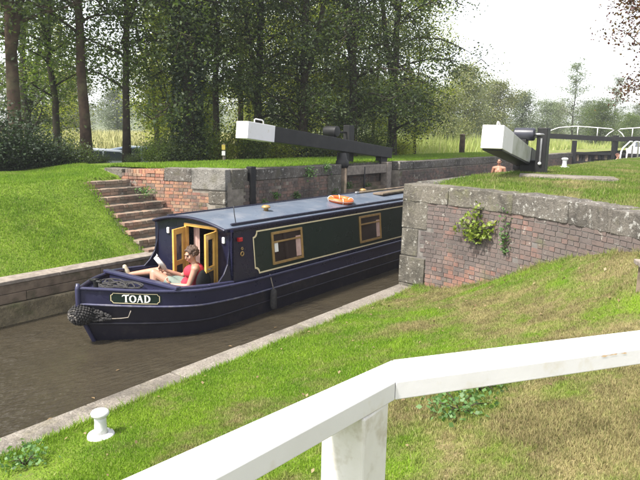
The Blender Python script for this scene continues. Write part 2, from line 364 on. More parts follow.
def _k(r2): return np.where(r2 > 1e-12, r2*np.log(np.maximum(r2, 1e-12)), 0)
_n = len(CTRL); _A = np.zeros((_n+3, _n+3)); _d = ((CTRL[:, None, :2]-CTRL[None, :, :2])**2).sum(-1)
_A[:_n, :_n] = _k(_d) + np.eye(_n)*.03; _A[:_n, _n] = 1; _A[:_n, _n+1:] = CTRL[:, :2]; _A[_n, :_n] = 1; _A[_n+1:, :_n] = CTRL[:, :2].T
_W = np.linalg.solve(_A, np.r_[CTRL[:, 2], 0, 0, 0])
def vnoise(x, y, s=1., seed=0):
    r = np.random.RandomState(seed); out = 0
    for k in range(6):
        a = r.uniform(0, 2*PI); f = s*r.uniform(.6, 1.9); out = out + np.sin((x*math.cos(a)+y*math.sin(a))*f + r.uniform(0, 6.28))
    return out/6
def z_near(x, y):
    x = np.asarray(x, float); y = np.asarray(y, float); sh = np.broadcast(x, y).shape
    xx = np.clip(np.broadcast_to(x, sh), -6, 11).ravel(); yy = np.clip(np.broadcast_to(y, sh), -5, 5.05).ravel()
    z = _W[_n] + _W[_n+1]*xx + _W[_n+2]*yy
    for i in range(_n): z = z + _W[i]*_k((xx-CTRL[i, 0])**2 + (yy-CTRL[i, 1])**2)
    z = z.reshape(sh) + .018*vnoise(x, y, 3., 3)*smooth01(5.0, 4.5, y)
    return np.where(y > 4.7, np.minimum(z, .36 + (5.0-y)*.3 + .0), z)
def z_far(x, y):        # far bank and the land behind it
    x = np.asarray(x, float); y = np.asarray(y, float)
    top = 12.45 - .5*smooth01(5.5, 7.8, x)
    t = np.clip((y-9.95)/(top-9.95), 0, 1); z = .69 + (2.03-.69)*(t*.75 + .25*t*t*(3-2*t)) + .06*np.clip((y-top)/1.2, 0, 1)
    up = smooth01(7.6, 9.0, x)*smooth01(12.2, 13.0, y); z = z + up*(2.22-z)
    base = .75 + 1.45*smooth01(15, 28, x)
    pit = (x > 7.78) & (x < 9.7) & (y > 10.0) & (y < 12.25); z = np.where(pit, np.minimum(z, .62 + .55*np.clip(y-10.13, 0, 3)), z)
    fall = smooth01(14.5, 24, y); z = z + fall*(base-z)
    z = z + .04*vnoise(x, y, 1.4, 5)*smooth01(10.1, 11, y)*(1 + 2*smooth01(16, 30, y))
    return z
def xwall_near(y): return np.interp(y, WN_Y, WN_X)
def catmull(pts, n=24):
    P = [V(*p) for p in pts]; P = [P[0]*2-P[1]] + P + [P[-1]*2-P[-2]]; out = []
    for i in range(1, len(P)-2):
        for k in range(n):
            t = k/n; a, b, c, d = P[i-1:i+3]
            out.append(.5*((2*b) + (c-a)*t + (2*a-5*b+4*c-d)*t*t + (3*b-a-3*c+d)*t**3))
    out.append(P[-2]); return out
NEAR_PATH = catmull([(9.98,5.33,0),(9.83,4.17,0),(9.40,2.98,0),(8.84,1.98,0),(8.15,1.10,0),(7.3,.25,0),(6.3,-.6,0)])
FAR_PATH = catmull([(9.70,9.65,0),(9.50,10.5,0),(9.18,11.3,0),(8.90,12.0,0),(8.74,12.75,0)])
WN_Y = np.array([p.y for p in NEAR_PATH][::-1]); WN_X = np.array([p.x for p in NEAR_PATH][::-1])
WF_Y = np.array([p.y for p in FAR_PATH]); WF_X = np.array([p.x for p in FAR_PATH])
def z_up_near(x, y):
    x = np.asarray(x, float); y = np.asarray(y, float)
    return 2.27 + .06*smooth01(0, 2.5, x-xwall_near(np.clip(y, -.6, 5.33))) + .02*vnoise(x, y, .9, 8) + .25*smooth01(2.5, -6, y)*smooth01(10, 22, x)

# ------------------------------------------------------------------ setting
def sheet(name, xs, ys, zf, mat, clip=None):
    X, Y = np.meshgrid(xs, ys, indexing='ij'); Z = zf(X, Y); n, m = X.shape
    idx = np.arange(n*m).reshape(n, m); F = np.stack([idx[:-1, :-1], idx[1:, :-1], idx[1:, 1:], idx[:-1, 1:]], -1).reshape(-1, 4)
    me = np_mesh(name, np.stack([X, Y, Z], -1).reshape(-1, 3), F); me.polygons.foreach_set('use_smooth', [True]*len(me.polygons))
    o = link(name, me, mat); return tag(o, None, kind='structure')
def z_near_ground(x, y):
    z = z_near(x, y); behind = (x > xwall_near(np.clip(y, -.6, 5.33)) + .3) & (y > -.6)
    z = np.where(behind, np.minimum(z, 1.9), z); return np.where(np.asarray(x) > 14, np.minimum(z, 1.9), z)
xs = np.r_[-700, -400, -120, -50, -25, -12, np.arange(-6, 10.3, .12), 11, 14, 20, 40, 100, 400, 700]
g = sheet('near_bank_ground', xs, np.r_[-700, -400, -120, -50, -20, -10, np.arange(-5, 4.98, .12), 4.99], z_near_ground, M['turf'])
tag(g, 'mown grass slope between the canal kerb and the white rail')
xs = np.r_[-700, -400, -120, -50, -20, np.arange(-8, 12, .2), np.arange(12, 40, .8), 45, 60, 90, 150, 400, 700]
g = sheet('far_bank_ground', xs, np.r_[9.93, np.arange(10.05, 14, .15), np.arange(14, 30, .5), 34, 40, 60, 100, 200, 500, 700], z_far, M['fturf'])
tag(g, 'grass bank and land beyond the far side of the canal')
# upper lockside lawns (behind the wing walls)
def upper(name, yv, x0f, xoff, zf, mat, label):
    tt = np.r_[np.linspace(0, 1, 30)**1.6*34, 45, 80, 200, 700]
    P = []; X = np.array([[x0f(y)+t for t in tt] for y in yv]); Y = np.array([[y]*len(tt) for y in yv]); Z = zf(X, Y)
    n, m = X.shape; idx = np.arange(n*m).reshape(n, m); F = np.stack([idx[:-1, :-1], idx[:-1, 1:], idx[1:, 1:], idx[1:, :-1]], -1).reshape(-1, 4)
    me = np_mesh(name, np.stack([X, Y, Z], -1).reshape(-1, 3), F); me.polygons.foreach_set('use_smooth', [True]*len(me.polygons))
    o = link(name, me, mat); tag(o, label, kind='structure'); return o
upper('lockside_lawn', np.r_[5.0, np.arange(4.8, -.7, -.2), -2, -4, -8, -16, -40, -150, -700],
      lambda y: float(xwall_near(max(min(y, 5.33), -.6))) + .30 + max(0, y-4.7)*.5 + min(0, y+.6)*.6*0, 0, z_up_near, M['lturf'], 'raised lawn beside the lock behind the lichened wing wall')
upper('far_lockside_lawn', np.r_[9.98, np.arange(10.1, 13.2, .2), 13.35], lambda y: float(np.interp(y, WF_Y, WF_X)) + .3, 0,
      lambda x, y: 2.27 + .02*vnoise(x, y, 1.1, 9) - .1*smooth01(12.8, 13.3, y), M['fturf'], 'strip of grass behind the far lock wall under the balance beam')
wm = MB(); wm.grid([[(x, y, 0) for y in (5.2, 9.75)] for x in (-700, 40.3)])
tag(obj('canal_water', wm, M['water']), 'still brown water in the lock and canal below it', kind='structure')
wm = MB(); wm.grid([[(x, y, 1.95) for y in (5.2, 9.75)] for x in (40.4, 700)])
tag(obj('upper_water', wm, M['water']), 'brown water above the closed top gates', kind='structure')

# ------------------------------------------------------------------ walls
class Path:
    def __init__(s, pts):
        s.p = pts; s.s = [0]
        for a, b in zip(pts, pts[1:]): s.s.append(s.s[-1] + (b-a).length)
        s.L = s.s[-1]
    def at(s, d):
        d = min(max(d, 0), s.L-1e-6); i = int(np.searchsorted(s.s, d, 'right'))-1; i = min(i, len(s.p)-2)
        t = (d-s.s[i])/(s.s[i+1]-s.s[i]); a, b = s.p[i], s.p[i+1]; return a.lerp(b, t), (b-a).normalized()
JR = random.Random(99)
def block(path, side, d0, d1, z0, z1, out, depth, slope=0, n=None, jit=0.):
    n = n or max(1, int((d1-d0)/.25)); P = []
    for i in range(n+1):
        p, t = path.at(d0+(d1-d0)*i/n); nr = V(-t.y, t.x, 0)*side
        zz = z1 + slope*(d0+(d1-d0)*i/n); z0_ = z0 + slope*(d0+(d1-d0)*i/n)
        j_ = lambda: JR.uniform(-jit, jit)
        oa, ob = out + j_(), out + j_()*1.4 - jit*.6; za, zb_ = z0_ + j_()*.5, zz + j_()*.8
        P.append([(*(p+nr*oa).xy, za), (*(p+nr*ob).xy, zb_), (*(p-nr*depth).xy, zz + j_()*.6), (*(p-nr*depth).xy, z0_)])
    mb = MB(); k = 4; vs = [q for r in P for q in r]; fs = []
    for i in range(n):
        for j in range(4): fs.append((i*k+j, i*k+(j+1) % 4, (i+1)*k+(j+1) % 4, (i+1)*k+j))
    fs += [(3, 2, 1, 0), tuple(n*k+j for j in range(4))]
    if side < 0: fs = [f[::-1] for f in fs]
    return mb.add(vs, fs)
def bricks(path, side, parent, mat, d0, d1, z0, ztop, ground, skip=None, nobj=300, seed=1, slope=0., dens=1.):
    r = random.Random(seed); items = []; k = 0; z = z0
    while z + .066 < 9:
        hdr = (k % 2 == 1); L = .103 if hdr else .215; d = d0 + (r.random()*.05 + (.055 if hdr else 0))
        any_ = False
        while d + L < d1:
            zt = ztop(d) if callable(ztop) else ztop
            p, t = path.at(d+L/2)
            if z + .066 <= zt + .012:
                any_ = True
                nr = V(-t.y, t.x, 0)*side; gp = p + nr*.1
                if z + .06 > ground(gp.x, gp.y) and not (skip and skip(d+L/2, z+.033)) and r.random() < .985:
                    out = .006 + r.random()*.008; c = p + nr*(out - .05); items.append((c.x, c.y, z+.033+r.uniform(-.003, .003), math.atan2(t.y, t.x) + r.uniform(-.012, .012), L))
            d += L + .011 + r.random()*.004
        if not any_: break
        z += .0775; k += 1
    items.sort(key=lambda q: -q[4]/math.hypot(q[0], q[1]))
    shared = {}
    for L in (.103, .215):
        shared[L] = MB().box((0, 0, 0), (L, .1, .066)).mesh('brick'); shared[L].materials.append(mat)
    off = parent.location
    for (x, y, z, a, L) in items[:nobj]:
        o = bpy.data.objects.new('brick', shared[L]); COL.objects.link(o); o.parent = parent
        o.location = V(x, y, z) - off; o.rotation_euler = (0, 0, a); o.scale = (1, 1, r.uniform(.94, 1.03))
    if len(items) > nobj:
        mb = MB()
        for (x, y, z, a, L) in items[nobj:]: mb.box((x, y, z), (L, .1, .066), a)
        o = obj('brickwork', mb, mat, parent); o['kind'] = 'stuff'
# --- near wing wall
NP = Path(NEAR_PATH); FP = Path(FAR_PATH)
zg = lambda x, y: float(z_near(x, y)) - .04
nw = thing('wing_wall', 'sooty lichened brick wing wall with stone coping, rising from the mown slope', 'wall', (9.98, 5.33, .4))
M['mortar_dk'] = std('sooty_mortar', (.155, .14, .13), (.095, .088, .08), 6, .95, .6, 40, dirt=(.25, .235, .21), dscale=1.7, damt=(.5, .66), spec=.15)
obj('wall_core', block(NP, -1, .03, NP.L, -.6, 2.02, 0, .42, n=60), M['mortar_dk'], nw)
r = random.Random(4)
def near_skip(d, z):        # stone quoins at the lock corner
    return d < (.56 if (int((z+.1)/.52) % 2) else .38)
bricks(NP, -1, nw, M['brick_near'], .0, NP.L, .05, 1.965, zg, near_skip, 300, 11)
d = 0; i = 0
while d < NP.L-.2:
    L = [.95, 1.35, 1.1, .8, 1.25, .9][i % 6]; L = min(L, NP.L-d)
    obj('coping_stone', block(NP, -1, d+.003, d+L-.003, 1.965+r.uniform(-.006, .006), 2.285+r.uniform(-.012, .014), .025+r.uniform(-.008, .012), .46, n=14, jit=.011), M['stone'] if i < 2 else M['stone_dark'], nw, bevel=.014)
    d += L; i += 1
for k in range(0, 4):
    z0 = -.1 + k*.52; dd = .54 if (k % 2) else .36
    obj('quoin_stone', block(NP, -1, -.0, dd, z0+.006, min(z0+.514, 1.965),  .010+(.035 if k < 2 else 0)+r.uniform(0, .008), .36, n=4, jit=.008), M['stone'], nw, bevel=.014)
# chamber wall on the near side
nc = thing('lock_chamber_wall', 'stone-topped near chamber wall of the lock behind the moored slope', 'wall', (25, 5.1, 2))
nc['label'] = 'near chamber wall of the lock, hidden behind the raised lawn'
obj('wall_core', MB().b2((10.45, 4.9, -.8), (40.2, 5.31, 2.0)), M['brick_lock'], nc)
for k in range(20):
    x0 = 10.48 + k*1.48; obj('coping_stone', MB().b2((x0, 4.86, 2.003), (x0+1.47, 5.33, 2.29)), M['stone_dark'], nc, bevel=.012)
# --- far wing wall
fw = thing('wing_wall', 'orange brick wing wall beside the brick steps, pale quoin block at its corner', 'wall', (9.7, 9.65, .4))
FSL = -.036
obj('wall_core', block(FP, 1, .03, FP.L, -.6, 2.04, 0, .40, FSL, n=40), M['mortar'], fw)
def steps_z(x, y):
    if x < 7.6 or x > 9.4: return -1
    return .75 + .155*max(0, math.floor((y-10.13)/.253)+1) - .03 if y > 10.0 else .4
zgf = lambda x, y: max(min(float(z_far(x, y)) - .05, 2.0), steps_z(x, y) if x < 8.8 else -1)
def far_skip(d, z): return (d < .92 and z > 1.80) or (d < (.30 if int(z/.3) % 2 else .48)) or (.9 < d < 1.55 and z > 1.99)
bricks(FP, 1, fw, M['brick_far'], .0, FP.L, .3, lambda d: 2.28+FSL*d, lambda x, y: -1 if y < 10 else zgf(x, y), far_skip, 300, 21)
obj('quoin_block', block(FP, 1, -.0, .90, 1.84, 2.32, .035, .42, n=6, jit=.008), M['quoin'], fw, bevel=.02)
for k in range(0, 6):
    z0 = .02 + k*.3; dd = .46 if (k % 2) else .28
    obj('quoin_stone', block(FP, 1, 0, dd, z0+.006, z0+.294, .02+r.uniform(0, .012), .36, n=2), M['stone'], fw, bevel=.018)
obj('coping_stone', block(FP, 1, .906, 1.59, 2.00, 2.30, .02, .4, n=3), M['stone_dark'], fw, bevel=.015)
obj('coping_stone', block(FP, 1, 2.70, FP.L, 2.03, 2.24, .02, .4, n=3), M['stone'], fw, bevel=.02)
# back row of bricks on top of the wing wall (brick-on-edge)
for k in range(14):
    dd = 1.60 + k*.078; p, t = FP.at(dd); nr = V(-t.y, t.x, 0)
    o = obj('brick', MB().box((0, 0, 0), (.066, .33, .1)), M['brick_far'], fw); o.location = V(p.x-nr.x*.2, p.y-nr.y*.2, 2.325-.05+FSL*dd) - fw.location; o.rotation_euler = (0, 0, math.atan2(t.y, t.x))
# --- far chamber wall, gate recess at x 14.3..17.6
LW = Path([V(9.72, 9.66, 0), V(14.25, 9.66, 0)]); LW2 = Path([V(17.75, 9.66, 0), V(41., 9.66, 0)]); LR = Path([V(14.3, 10.02, 0), V(17.7, 10.02, 0)])
fc = thing('lock_chamber_wall', 'long dark brick chamber wall of the lock behind the boat, with stone coping', 'wall', (20, 9.9, 2))
obj('wall_core', MB().b2((9.75, 9.665, -.8), (14.3, 10.06, 2.02)), M['mortar'], fc)
obj('wall_core', MB().b2((14.303, 10.025, -.8), (17.697, 10.4, 2.02)), M['mortar'], fc)
obj('wall_core', MB().b2((17.70, 9.665, -.8), (41.0, 10.06, 2.02)), M['mortar'], fc)
bricks(LW, -1, fc, M['brick_lock'], .55, LW.L, .55, 2.0, lambda x, y: -1, lambda d, z: .80 < d < 1.0, 150, 31)
bricks(LR, -1, fc, M['brick_lock'], 0, LR.L, .6, 2.0, lambda x, y: -1, None, 40, 32)
bricks(LW2, -1, fc, M['brick_lock'], 0, LW2.L, .6, 2.0, lambda x, y: -1, None, 110, 33)
x0 = 10.10; i = 0
obj('quoin_stone', MB().b2((9.90, 9.655, 1.86), (10.42, 10.05, 2.31)), M['stone'], fc, bevel=.015)
x0 = 10.68
while x0 < 40.5:
    L = [1.2, 1.45, .95, 1.6, 1.1][i % 5]; dy = .36 if 14.0 < x0+L/2 < 17.75 else 0
    if x0 < 14.3 < x0+L: L = 14.3-x0
    if x0 < 17.7 < x0+L: L = 17.7-x0
    obj('coping_stone', MB().b2((x0+.006, 9.635+dy+r.uniform(-.01, .01), 2.03), (x0+L-.006, 10.09+dy, 2.29+r.uniform(-.01, .012))), M['stone_dark'], fc, bevel=.015)
    x0 += L; i += 1
obj('stone_pier', MB().b2((13.62, 9.61, -.5), (14.26, 9.70, 2.02)), M['stone'], fc, bevel=.02)
obj('fender_post', MB().b2((10.47, 9.60, -.5), (10.65, 9.76, 2.36)), M['black'], fc, bevel=.012)
# ------------------------------------------------------------------ brick steps
M['brick_step'] = brick_mat('mossy_step_brick', [(.30, .17, .11), (.34, .21, .14), (.26, .14, .09), (.36, .25, .18), (.24, .16, .11)], (.20, .165, .125), .40, .62)
st = thing('brick_steps', 'flight of worn brick steps climbing the grass bank beside the orange wall', 'steps', (8.2, 11, .7))
for i in range(9):
    y0 = 10.13 + .253*(7-i); z = 2.0 - .155*i; xr = float(np.interp(y0+.1, WF_Y, WF_X)) - .03; xl = 7.72 + r.uniform(-.06, .05)
    if i == 8: y0 -= .02
    s_ = obj('step', MB().b2((xl, y0+.02, z-.35), (min(xr, 9.2), y0+.42, z-.072)), M['mortar'], st)
    # riser course of stretchers, tread course on edge
    x = xl - .01
    while x < min(xr, 9.2)-.1:
        o = obj('brick', MB().box((0, 0, 0), (.205, .1, .064)), M['brick_step'], s_)
        o.location = (V(x+.105, y0+.062+r.uniform(-.006, .006), z-.108)) - V(*st.location) - V(*s_.location); x += .216
    x = xl - .03
    while x < min(xr, 9.2)-.05:
        o = obj('brick', MB().box((0, 0, 0), (.104, .215, .068)), M['brick_step'], s_)
        o.location = (V(x+.052, y0+.100+r.uniform(-.012, .012), z-.034+r.uniform(-.006, .004))) - V(*st.location) - V(*s_.location); o.rotation_euler = (r.uniform(-.02, .02), 0, r.uniform(-.02, .02)); x += .113
# ------------------------------------------------------------------ canal edges
ke = thing('canal_kerb', 'pale worn concrete kerb along the near edge of the canal', 'kerb', (5, 5.15, 0))
obj('kerb_wall', MB().b2((-60, 5.02, -.8), (9.95, 5.30, .22)), M['concrete'], ke)
x = -6.0
while x < 9.9:
    L = min(1.15+r.uniform(-.05, .1), 9.97-x); o = obj('kerb_slab', MB().b2((x+.004, 4.985+r.uniform(-.01, .01), .20), (x+L-.004, 5.335+r.uniform(-.006, .006), .362+r.uniform(-.004, .004))), M['concrete'], ke, bevel=.012); x += L
obj('kerb_slab', MB().b2((-60, 4.985, .2), (-6.01, 5.33, .36)), M['concrete'], ke)
fe = thing('canal_edging', 'timber-faced far canal edge with pale capping below the grass bank', 'edging', (3, 9.7, 0))
obj('stone_footing', MB().b2((-60, 9.53, -.8), (9.35, 9.75, .33)), stone_mat('algae_stone', (.24, .20, .12), (.31, .255, .155), (.36, .32, .22), (.09, .105, .035), .62), fe, bevel=.02)
for row, (za, zb) in enumerate(((.345, .495), (.503, .652))):
    x = -7.0 - row
    while x < 9.1:
        L = 2.4; obj('board', MB().b2((x+.005, 9.585+r.uniform(-.006, .006), za), (min(x+L, 9.3)-.005, 9.66, zb)), M['timber_old'], fe, bevel=.006); x += L
x = -7.0
while x < 9.1:
    L = 1.8; obj('capping', MB().b2((x+.004, 9.575+r.uniform(-.005, .005), .655), (min(x+L, 9.35)-.004, 9.945, .71+r.uniform(-.004, .004))), M['timber_grey'], fe, bevel=.008); x += L
for i, (x, y) in enumerate([(2.95, 4.52), (18.3, 4.62)]):
    zb = float(z_near(x, y)) if i == 0 else 2.31
    ks = .88 if i == 0 else 1.
    b = thing('mooring_bollard', ['white mushroom mooring bollard on the grass by the near kerb', 'small white bollard on the raised lawn just right of the paddle post'][i], 'bollard', (x, y, zb), 'white mooring bollards')
    if i: b.location = (18.3, 4.62, 2.33)
    bx, by, zb = b.location
    obj('base_flange', MB().lathe([(q*ks, h*ks) for q, h in [(.132, -.03), (.135, .012), (.128, .03), (.07, .042)]], (bx, by, zb), 28), M['white'], b, True)
    obj('shaft', MB().lathe([(q*ks, h*ks) for q, h in [(.072, .04), (.062, .09), (.058, .17), (.062, .215)]], (bx, by, zb), 24), M['white'], b, True)
    obj('cap', MB().lathe([(q*ks, h*ks) for q, h in [(.062, .21), (.088, .235), (.092, .255), (.08, .275), (.045, .288), (0.002, .292)]], (bx, by, zb), 24), M['white'], b, True)
# ------------------------------------------------------------------ lock gates
def lerp(a, b, t): return a + (b-a)*t
def arch(p, q, h, n=10, flat=.15):          # small handle arch from p to q
    p, q = V(*p), V(*q); return [p, p+V(0,0,h*.8), p.lerp(q, flat)+V(0,0,h), p.lerp(q, 1-flat)+V(0,0,h), q+V(0,0,h*.8), q]
gl = thing('lock_gate', 'far bottom gate lying open in its recess, long black balance beam with white end', 'lock gate', (15, 9.9, 0), 'open bottom gates')
B0, B1 = V(10.6, 10.01, 3.205), V(17.5, 10.01, 2.575)
def bl(t): return B0.lerp(B1, t)
obj('balance_beam', MB().beam(bl(.137), B1, .36, .385, .33), M['black'], gl, bevel=.012)
wb = obj('white_end', MB().beam(B0, bl(.141), .385, .40, .40), M['white'], gl, bevel=.01)
obj('handle', MB().tube(arch((10.95, 9.93, 3.36), (11.27, 9.93, 3.33), .11), .016), M['white'], wb, True)
hp = obj('heel_post', MB().lathe([(.15, -.6), (.15, 2.28)], (14.55, 9.80, 0), 16), M['timber_old'], gl, True)
obj('collar', MB().lathe([(.17, 2.20), (.19, 2.26), (.19, 2.38), (.14, 2.44), (.10, 2.62)], (14.55, 9.80, 0), 20), M['black'], gl, True)
obj('mitre_post', MB().b2((16.98, 9.68, -.6), (17.24, 9.93, 2.30)), M['timber_grey'], gl, bevel=.012)
obj('top_rail', MB().b2((14.66, 9.71, 1.97), (16.97, 9.92, 2.23)), M['timber_grey'], gl, bevel=.01)
for z in (.9, 1.38): obj('cross_rail', MB().b2((14.66, 9.73, z), (16.97, 9.91, z+.18)), M['timber_old'], gl, bevel=.01)
for k in range(12):
    x = 14.70 + k*.19; obj('gate_board', MB().b2((x, 9.915, -.5), (x+.182, 9.975, 1.68)), M['timber_old'], gl)
obj('beam_block', MB().b2((17.0, 9.94, 2.29), (17.4, 10.16, 2.47)), M['black'], gl, bevel=.01)
obj('beam_block', MB().b2((14.75, 9.9, 2.28), (15.05, 10.14, 2.62)), M['black'], gl, bevel=.01)
obj('paddle_drum', MB().lathe([(.14, -.22), (.155, -.2), (.155, .2), (.14, .22)], (14.45, 10.14, 3.22), 24, (0, 1, 0)), M['black'], gl, True, bevel=.01)
obj('drum_bracket', MB().b2((14.37, 10.0, 2.8), (14.53, 10.24, 3.12)), M['black'], gl, bevel=.01)
obj('paddle_post', MB().b2((15.50, 10.21, 2.2), (15.78, 10.44, 3.42)), M['black'], gl, bevel=.015)
obj('gear_rod', MB().tube([(14.5, 10.33, 3.2), (15.6, 10.33, 3.2)], .03), M['black'], gl, True)
obj('paddle_rod', MB().tube([(15.64, 9.72, 2.2), (15.64, 9.70, 1.0)], .03), M['black'], gl, True)
gr = thing('lock_gate', 'near bottom gate swung open, its inclined beam showing a white square end', 'lock gate', (15.5, 4.9, 0), 'open bottom gates')
C0, C1 = V(11.85, 4.41, 3.165), V(15.9, 4.93, 2.62)
obj('balance_beam', MB().beam(C0.lerp(C1, .24), C1, .41, .44, .34), M['white_dirty_shaded'], gr, bevel=.012)
wb = obj('white_end', MB().beam(C0, C0.lerp(C1, .243), .43, .465, .455), M['white'], gr, bevel=.012)
hx = C0.lerp(C1, .13)
obj('handle', MB().tube(arch((hx.x-.1, hx.y, 3.34), (hx.x+.12, hx.y+.03, 3.31), .13), .018), M['white'], wb, True)
obj('beam_heel', MB().beam(C0.lerp(C1, .80), C1 + (C1-C0)*.45, .44, .40, .36), M['black'], gr, bevel=.012)
obj('beam_shade_strip', MB().beam(C0.lerp(C1, .02)-V(0, 0, .245), C0.lerp(C1, .9)-V(0, 0, .21), .40, .03), M['black'], gr)  # black strip standing in for the shade under the beam
obj('paddle_drum', MB().lathe([(.13, -.26), (.15, -.24), (.15, .20), (.13, .22)], (14.75, 4.72, 3.24), 24, (-.1, 1, 0)), std('drum_paint', (.016, .017, .028), (.024, .024, .036), 4, .4, .1, 30), gr, True, bevel=.01)
obj('drum_bracket', MB().b2((14.65, 4.62, 2.78), (14.85, 4.86, 3.12)), M['black'], gr, bevel=.01)
obj('gear_rod', MB().tube([(14.75, 4.5, 3.24), (14.85, 4.2, 3.24)], .035), M['steel'], gr, True)
pp = obj('paddle_post', MB().b2((14.80, 4.18, 2.2), (15.05, 4.42, 3.40)), M['black'], gr, bevel=.015)
obj('paddle_rack', MB().b2((14.775, 4.28, 2.55), (14.80, 4.32, 3.15)), M['steel'], pp)
obj('knob', MB().ell((14.77, 4.30, 2.56), (.04, .04, .04)), M['white'], pp, True)
obj('heel_post', MB().lathe([(.16, -.6), (.16, 2.34), (.20, 2.36), (.20, 2.50), (.14, 2.56)], (15.6, 5.0, 0), 16), M['black'], gr, True)
obj('gear_case', MB().b2((15.05, 4.35, 2.27), (15.6, 4.85, 2.62)), M['black'], gr, bevel=.02)
obj('gate_leaf', MB().b2((15.75, 5.10, -.5), (18.3, 5.28, 2.2)), M['timber_old'], gr, bevel=.01)
# top gates, closed, pointing upstream
def top_leaf(y0, y1, xm, side, label):
    t = thing('lock_gate', label, 'lock gate', (40, y0, 0), 'closed top gates')
    h = V(40.0, y0, 0); m = V(xm, y1, 0); d = (m-h).normalized(); tail = h - d*3.0
    obj('balance_beam', MB().beam(tail + V(0, 0, 3.35), m + V(0, 0, 3.18), .30, .34, .26), M['black'], t, bevel=.01)
    obj('heel_post', MB().beam((h.x, h.y, -.5), (h.x, h.y, 3.05), .26, .26, up=d), M['black'], t, bevel=.01)
    obj('mitre_post', MB().beam((m.x, m.y, -.5), (m.x, m.y, 3.42), .24, .24, up=d), M['black'], t, bevel=.01)
    for z in (2.28, 1.72): obj('cross_rail', MB().beam(h + V(0, 0, z) + d*.13, m + V(0, 0, z) - d*.12, .2, .16), M['black'], t, bevel=.01)
    n = 11
    for k in range(n):
        a = h + d*(.14 + ((m-h).length-.28)*k/n); b = h + d*(.14 + ((m-h).length-.28)*(k+.95)/n); c = (a+b)/2
        obj('gate_board', MB().beam((c.x+.06, c.y, -.5), (c.x+.06, c.y, 2.34), (b-a).length, .05, up=V(1, 0, 0)), M['timber_old'] if k % 3 == 0 else M['black'], t)
    # white tubular handrail above the beam
    a = h - d*1.9; q = m - d*.25
    pts = [a + V(0, 0, 3.45), a + d*.9 + V(0, 0, 3.82), h + V(0, 0, 3.92), h.lerp(m, .5) + V(0, 0, 3.86), q + V(0, 0, 3.80), q + d*.16 + V(0, 0, 3.74), q - d*.12 + V(0, 0, 3.52), q - d*.3 + V(0, 0, 3.3)]
    hr = obj('handrail', MB().tube(pts, .03), M['white'], t, True)
    for f in (.06, .62): p = h.lerp(q, f); obj('rail_post', MB().tube([p + V(0, 0, 3.25), p + V(0, 0, 3.89 - f*.06)], .028), M['white'], hr, True)
top_leaf(9.62, 7.52, 40.9, 1, 'far leaf of the closed top gates, black beam with white tube handrail')
top_leaf(5.36, 7.46, 40.9, -1, 'near leaf of the closed top gates, at the right edge beyond the white ladder rails')
lr = thing('ladder_rails', 'pair of white tubular handrails curving over the lock edge near the top gates', 'handrail', (31.5, 5.1, 2.3))
for y in (4.95, 5.2):
    obj('rail', MB().tube([(29.9, y, 2.2), (30.0, y, 2.62), (30.3, y, 2.78), (31.9, y, 3.08), (32.5, y, 3.08), (32.75, y, 2.98), (32.85, y, 2.2)], .034), M['white'], lr, True)
for x in (31.55, 32.15): obj('ladder_stile', MB().tube([(x, 5.42, 2.3), (x, 5.40, -.2)], .025), M['steel'], lr, True)
for k in range(8): obj('rung', MB().tube([(31.55, 5.41, .1+.28*k), (32.15, 5.41, .1+.28*k)], .018), M['steel'], lr, True)
sb = MB().box((13.35, 3.30, 2.345), (.75, 1.9, .09), .30)
tag(obj('stone_slab', sb, M['concrete'], bevel=.02), 'flat pale stone slab set in the lawn below the near gate', 'slab')
# ------------------------------------------------------------------ narrowboat
BY = 7.85; XB = 7.05
nb = thing('narrowboat', 'navy blue and dark green narrowboat leaving the lock, name board at its bow', 'boat', (13, BY, 0))
def stem(z): return 4.87 + (.0 if z > .5 else (.5-z)*.46)
def half(x, z):
    L = 1.62; t = min(max((x-stem(z))/L, 0), 1); w_ = 1.035*math.sin(PI/2*t); b_ = 1 - .03*max(0, .4-z)
    if x > 21.2: w_ *= max(.0, 1-((x-21.2)/1.75)**2.4)**.5 if x < 22.95 else 0
    return w_*b_
def sheer(x): return .655 + .20*max(0, min(1, (7.4-x)/2.5))**1.4
def strk(x): return sheer(x) - .235
def hull_pt(x, z, side=-1, off=0.):
    e = .01; y = half(x, z); dy = (half(x+e, z)-half(x-e, z))/(2*e); n = V(-dy, 1, 0).normalized()
    return V(x + n.x*off, BY + side*(y + n.y*off), z)
def hull_pt_t(t, zf, side, off=0.):      # t along length (0 at stem), zf: function of x
    z = zf(5 + t); x = stem(z) + t
    for _ in range(3): z = zf(x); x = stem(z) + t
    return hull_pt(max(x, stem(z)+1e-3), z, side, off)
TS = [0, .02, .06, .12, .2, .3, .4, .5, .6, .7, .8, .9, 1., 1.1, 1.2, 1.3, 1.4, 1.5, 1.62, 1.8, 2.1, 2.6, 4, 7, 10, 13, 15, 16.4, 16.8, 17.2, 17.5, 17.75, 17.95, 18.05]
def strip(mb, zfs, off=0., ts=TS):
    for side in (-1, 1):
        P = [[hull_pt_t(t, zf, side, off) for zf in zfs] for t in ts]
        if side > 0: P = P[::-1]
        mb.grid(P)
    return mb
obj('hull', strip(MB(), [lambda x: -.35, lambda x: -.05, lambda x: .12, lambda x: .3, strk]), M['hull_black'], nb, True)
obj('hull_upper', strip(MB(), [strk, lambda x: (strk(x)+sheer(x))/2, sheer]), M['navy'], nb, True)
def rail(zf, r_, off, mat, name, n=6, ts=TS):
    for side in (-1, 1): obj(name, MB().tube([hull_pt_t(t, zf, side, off) for t in ts], r_, n), mat, nb, True)
M['strake'] = std('scuffed_strake', (.10, .10, .16), (.05, .05, .10), 9, .4, .2, 30, dirt=(.22, .21, .22), dscale=6)
M['gun'] = std('gunwale_paint', (.028, .028, .064), (.036, .036, .078), 3, .3)
rail(sheer, .028, .0, M['gun'], 'gunwale')
